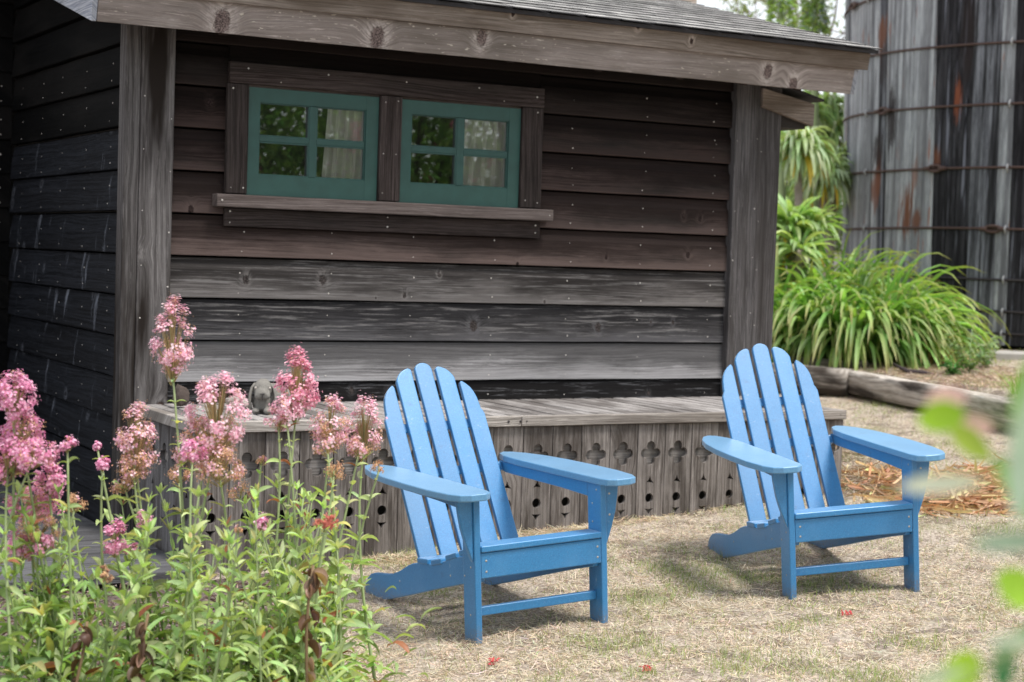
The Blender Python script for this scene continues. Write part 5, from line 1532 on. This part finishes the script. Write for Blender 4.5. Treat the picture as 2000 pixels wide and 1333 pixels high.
drooper(1600, 520, 19.5, [(1560, 240, 0, 1.0, 200), (1610, 225, .4, 1, 200), (1640, 275, .2, 1, 160), (1585, 290, .5, 1, 160), (1535, 270, .5, 1, 120)], 'taller drooping-leaved tree filling the gap behind the two front ones', col=((.28, .41, .18), (.52, .64, .38)))
drooper(1560, 560, 15.6, [(1545, 445, 0, .85, 90), (1585, 455, .1, .8, 80), (1520, 470, .1, .85, 80), (1560, 490, -.2, .8, 70)], 'low shrub of broad pale green leaves behind the strap-leaved clumps', col=((.26, .40, .14), (.50, .62, .34)), L=.40, W=.075, droop=(.4, 1.6))

def blob_leaves(c, r, n, L, W, col, shell=.5):
    d = nrm(rng.normal(0, 1, (n, 3))); rr = (shell + (1 - shell) * rng.random((n, 1)) ** .6)
    P = np.array(c)[None] + d * np.array(r)[None] * rr
    D = d + rng.normal(0, .7, (n, 3))
    k = rng.random((n, 1)); cc = cvar(n, col[0], .2, .08) * (1 - k) + cvar(n, col[1], .18, .08) * k
    return straps(P, D, rng.uniform(L * .6, L, n), rng.uniform(W * .6, W, n), rng.uniform(0, 1.0, n), cc, 3, rng.normal(0, 1, n), 'lance')
def bush(px_, d, centres, n, label, col, name='bush', L=.11, W=.045, group='bushes beyond the tank and shed', cat='bush'):
    b = at(px_, 600, d); root = empty(name, (b[0], b[1], float(gh(b[0], b[1])))); org = np.array(root.location)
    parts = []; mb = MB()
    for (cx, cy, dd, rp_, rzp) in centres:
        c = at(cx, cy, d + dd) - org; r = rp_ / FPX * d; rz = rzp / FPX * d
        parts.append(blob_leaves(c, (r, r, rz), n // len(centres), L, W, col))
        mb.tube([(c[0] * .1, c[1] * .1, 0), tuple(c * np.array([.5, .5, .55])), tuple(c)], [.05, .035, .012], 7)
    mb.build('branches', plain('dark_branch', (.10, .08, .065), .9), root, smooth=True)
    V, Q, K = join(parts); tag(raw_mesh('foliage', V, Q, M_leaf, root, col=K), kind='stuff')
    tag(root, label, cat, group)
bush(1560, 22, [(1500, 430, 0, 70, 75), (1570, 400, .5, 80, 90), (1640, 420, 1, 80, 80), (1540, 350, .5, 50, 60)], 5200, 'dark green dense bush glimpsed behind the drooping trees', ((.05, .09, .03), (.18, .28, .09)))
bush(1600, 27, [(1560, 500, 0, 90, 60), (1650, 500, 0, 90, 60), (1700, 430, 0, 90, 80)], 3600, 'far mid-green bush low between the shed and the tank', ((.06, .11, .03), (.18, .28, .09)))

# flower spires rising over the roof
def spire(px_, top, bot, d, rad_px, label, seed):
    b = at(px_, 600, d); root = empty('flower_spire', (b[0], b[1], float(gh(b[0], b[1])))); org = np.array(root.location)
    p1 = at(px_, bot, d) - org; p2 = at(px_ - 6, top, d) - org
    mb = MB(); mb.tube([(0, 0, 0), tuple(p1 * .5), tuple(p1), tuple(p2)], [.05, .045, .035, .02], 8); mb.build('stalk', M_stemgreen, root, smooth=True)
    n = 800; t = rng.random((n, 1)); a = rng.uniform(0, 6.28, n); r = rad_px / FPX * d
    P = p1 * (1 - t) + p2 * t + np.stack([np.cos(a), np.sin(a), np.zeros(n)], 1) * r * rng.uniform(.5, 1, (n, 1)) * (1 - .5 * t * t)
    D = np.stack([np.cos(a), np.sin(a), rng.normal(0, .5, n)], 1)
    k = rng.random((n, 1)); col = np.where(k < .55, cvar(n, (.30, .44, .13)), np.where(k < .82, cvar(n, (.55, .60, .78)), cvar(n, (.50, .62, .28))))
    V, Q, K = straps(P, D, rng.uniform(.05, .11, n), rng.uniform(.02, .04, n), rng.uniform(0, 1.2, n), col, 3, rng.normal(0, 1, n), 'lance')
    tag(raw_mesh('florets', V, Q, M_leaf, root, col=K), kind='stuff'); tag(root, label, 'plant', 'tall flower spires beyond the roof')
spire(1528, -60, 60, 19.5, 24, 'tall flower spire left of the two seen above the shed roof', 1)
spire(1592, -60, 66, 18.5, 21, 'tall flower spire right of the two, nearer the water tank', 2)
spire(1606, 185, 330, 20.5, 26, 'flower spire showing under the eave beside the tank', 3)

# thin twiggy tree beyond
def twig_tree():
    b = at(1700, 600, 25); root = empty('bare_tree', (b[0], b[1], float(gh(b[0], b[1])))); org = np.array(root.location)
    mb = MB(); tips = []
    def br(p, d, L, r, dep):
        q = p + d * L; mid = (p + q) / 2 + rng.normal(0, L * .06, 3)
        mb.tube([tuple(p), tuple(mid), tuple(q)], [r, r * .85, r * .65], 5)
        if dep == 0: tips.append(q); return
        for _ in range(3): br(q, nrm((d + rng.normal(0, .42, 3))[None])[0], L * rng.uniform(.6, .85), r * .6, dep - 1)
    tgt = at(1625, 150, 25) - org
    d0 = tgt / np.linalg.norm(tgt)
    br(np.zeros(3), d0, np.linalg.norm(tgt) * .52, .09, 5)
    mb.build('trunk', plain('twig_bark', (.16, .12, .10), .9), root)
    T = np.array(tips); n = len(T) * 9; P = np.repeat(T, 9, 0) + rng.normal(0, .09, (n, 3))
    V, Q, K = straps(P, rng.normal(0, 1, (n, 3)), rng.uniform(.06, .12, n), rng.uniform(.02, .04, n), rng.uniform(0, .8, n), cvar(n, (.20, .26, .10)), 2, rng.normal(0, 1, n))
    tag(raw_mesh('leaves', V, Q, M_leaf, root, col=K), kind='stuff'); tag(root, 'thin twiggy tree against the white sky beside the tank top', 'tree')
twig_tree()
# old grey board fence far behind
fence = empty('board_fence', tuple(at(1600, 560, 24)))
fo = np.array(fence.location)
for i in range(26):
    mb = MB(); x_ = -3 + i * .24
    mb.box((x_, 0, -1.2), (x_ + .225, .025, 1.05 + random.uniform(-.03, .03))); o = mb.build('fence_board', M_oldfence, fence); 
fence.rotation_euler = (0, 0, R_(-29)); tag(fence, 'old pale grey board fence far behind the garden', 'fence')

# ------------------------------------------------------------------ shrub close to the camera on the right (out of focus)
fs = empty('near_shrub', tuple(at(2350, 1500, 1.35)))
fo = np.array(fs.location)
fparts = [  # px,py,d, angle(deg in picture), length px, width px, colour
    (1838, 814, 1.35, 10, 96, 66, (.26, .44, .03)), (1848, 778, 1.45, 5, 90, 46, (.62, .40, .44)), (1893, 862, 1.40, -40, 110, 50, (.34, .46, .08)), (1910, 828, 1.5, -20, 64, 40, (.56, .36, .38)),
    (2004, 870, 1.15, 84, 300, 66, (.36, .47, .42)), (2000, 760, 1.3, 70, 150, 40, (.14, .30, .04)), (1988, 960, 1.3, -60, 150, 40, (.16, .34, .06)),
    (1835, 945, 1.25, 6, 150, 40, (.60, .63, .62)), (1985, 1058, 1.15, 5, 170, 44, (.28, .38, .33)), (1992, 1150, 1.3, -35, 100, 76, (.34, .58, .06)),
    (1962, 1292, 1.3, 84, 120, 46, (.05, .20, .08)), (1880, 1312, 1.3, 60, 90, 74, (.36, .58, .04)), (1985, 1250, 1.15, 4, 120, 24, (.52, .58, .54)), (1835, 1322, 1.2, 10, 110, 30, (.40, .50, .36)), (1998, 1245, 1.35, 30, 70, 40, (.10, .30, .08))]
stemmb = MB()
hub = [np.array(at(2160, 900, 1.3)) - fo, np.array(at(2170, 1200, 1.25)) - fo]
stemmb.tube([(0, 0, -.9), (0, 0, 0), tuple(hub[1]), tuple(hub[0]), tuple(np.array(at(2120, 500, 1.35)) - fo)], [.010, .008, .006, .005, .002], 7)
for (px_, py_, d, ang, lp_, wp_, c) in fparts:
    a = math.radians(ang); dv = CR * math.cos(a) + CU * math.sin(a) + CF * rng.normal(0, .25)
    L_ = lp_ / FPX * d; c0 = at(px_, py_, d) - fo
    tipside = -1 if ang < 60 else 1
    P0 = c0 - tipside * dv * L_ / 2 if tipside < 0 else c0 - dv * L_ / 2
    Dd = (dv * tipside) if tipside < 0 else dv
    P0 = c0 + dv * L_ / 2 if tipside < 0 else c0 - dv * L_ / 2
    # broad side of the leaf faces roughly the camera
    n_seg = 8; V = []; side = np.cross(Dd, CF); side /= np.linalg.norm(side); bend = np.cross(side, Dd)
    for i in range(n_seg + 1):
        t = i / n_seg; wv = math.sin(math.pi * (0.03 + .94 * t)) ** .7 * wp_ / FPX * d * .5
        p = P0 + Dd * L_ * t - bend * .15 * L_ * (t - .5) ** 2
        V += [p - side * wv, p + bend * wv * .2, p + side * wv]
    V = np.array(V); Q = np.array([q for i in range(n_seg) for q in ((3 * i, 3 * i + 1, 3 * i + 4, 3 * i + 3), (3 * i + 1, 3 * i + 2, 3 * i + 5, 3 * i + 4))])
    raw_mesh('leaf', V, Q, M_leaf, fs, col=np.tile(c, (len(V), 1)), smooth=True)
    h = hub[0] if py_ < 1020 else hub[1]
    if px_ > 1940 or True:
        stemmb.tube([tuple(h), tuple((h + P0) / 2 + np.array([0, 0, .004])), tuple(P0)], [.0022, .0016, .0010], 5)
stemmb.build('stem', M_stemgreen, fs, smooth=True)
tag(fs, 'blurred green and pale leaves of a shrub close by at the right edge', 'shrub')

# ------------------------------------------------------------------ flowering hedge across the garden (mirrored in the windows)
def hedge_bush(x, y, h, wd, label, seed, gi):
    root = empty('hedge_bush', (x, y, float(gh(x, y)) - .05)); parts = []; pk = []
    mb = MB()
    for i in range(12):
        c = np.array([wd * (.32, -.3, .05)[i % 3] + rng.uniform(-.1, .1), rng.uniform(-.3, .3), h * (.16, .20, .30, .42, .46, .58, .70, .74, .86, .84, .62, .36)[i]])
        r = wd * rng.uniform(.27, .34)
        parts.append(blob_leaves(c, (r, r, r * .9), 1000, .17, .050, ((.08, .20, .04), (.36, .60, .15)), .45))
        mb.tube([(c[0] * .2, 0, 0), tuple(c * np.array([.6, .5, .5])), tuple(c)], [.04, .03, .012], 6)
        for _ in range(5):
            d = nrm(rng.normal(0, 1, (1, 3)))[0]; d[1] = abs(d[1]); q = c + d * r * .95
            pk.append(blob_leaves(q, (.055, .055, .045), 46, .05, .03, ((.62, .16, .24), (.80, .36, .42)), .4))
    mb.build('branches', plain('hedge_branch', (.10, .08, .06), .9), root, smooth=True)
    V, Q, K = join(parts); tag(raw_mesh('foliage', V, Q, M_leaf, root, col=K), kind='stuff')
    V, Q, K = join(pk); tag(raw_mesh('blossoms', V, Q, M_petal, root, col=K), kind='stuff')
    tag(root, label, 'bush', 'pink-flowering bushes across the garden')
rng = np.random.default_rng(5)
for i in range(5):
    hedge_bush(5.6 + i * 1.55, -2.2 + (i % 2) * .4, 5.4, 2.5, 'pink-flowering bush mirrored in the shed windows, %s of a row of five' % ('first from the left', 'second from the left', 'middle one', 'second from the right', 'last on the right')[i], i, i)
print('objects', len(bpy.data.objects))
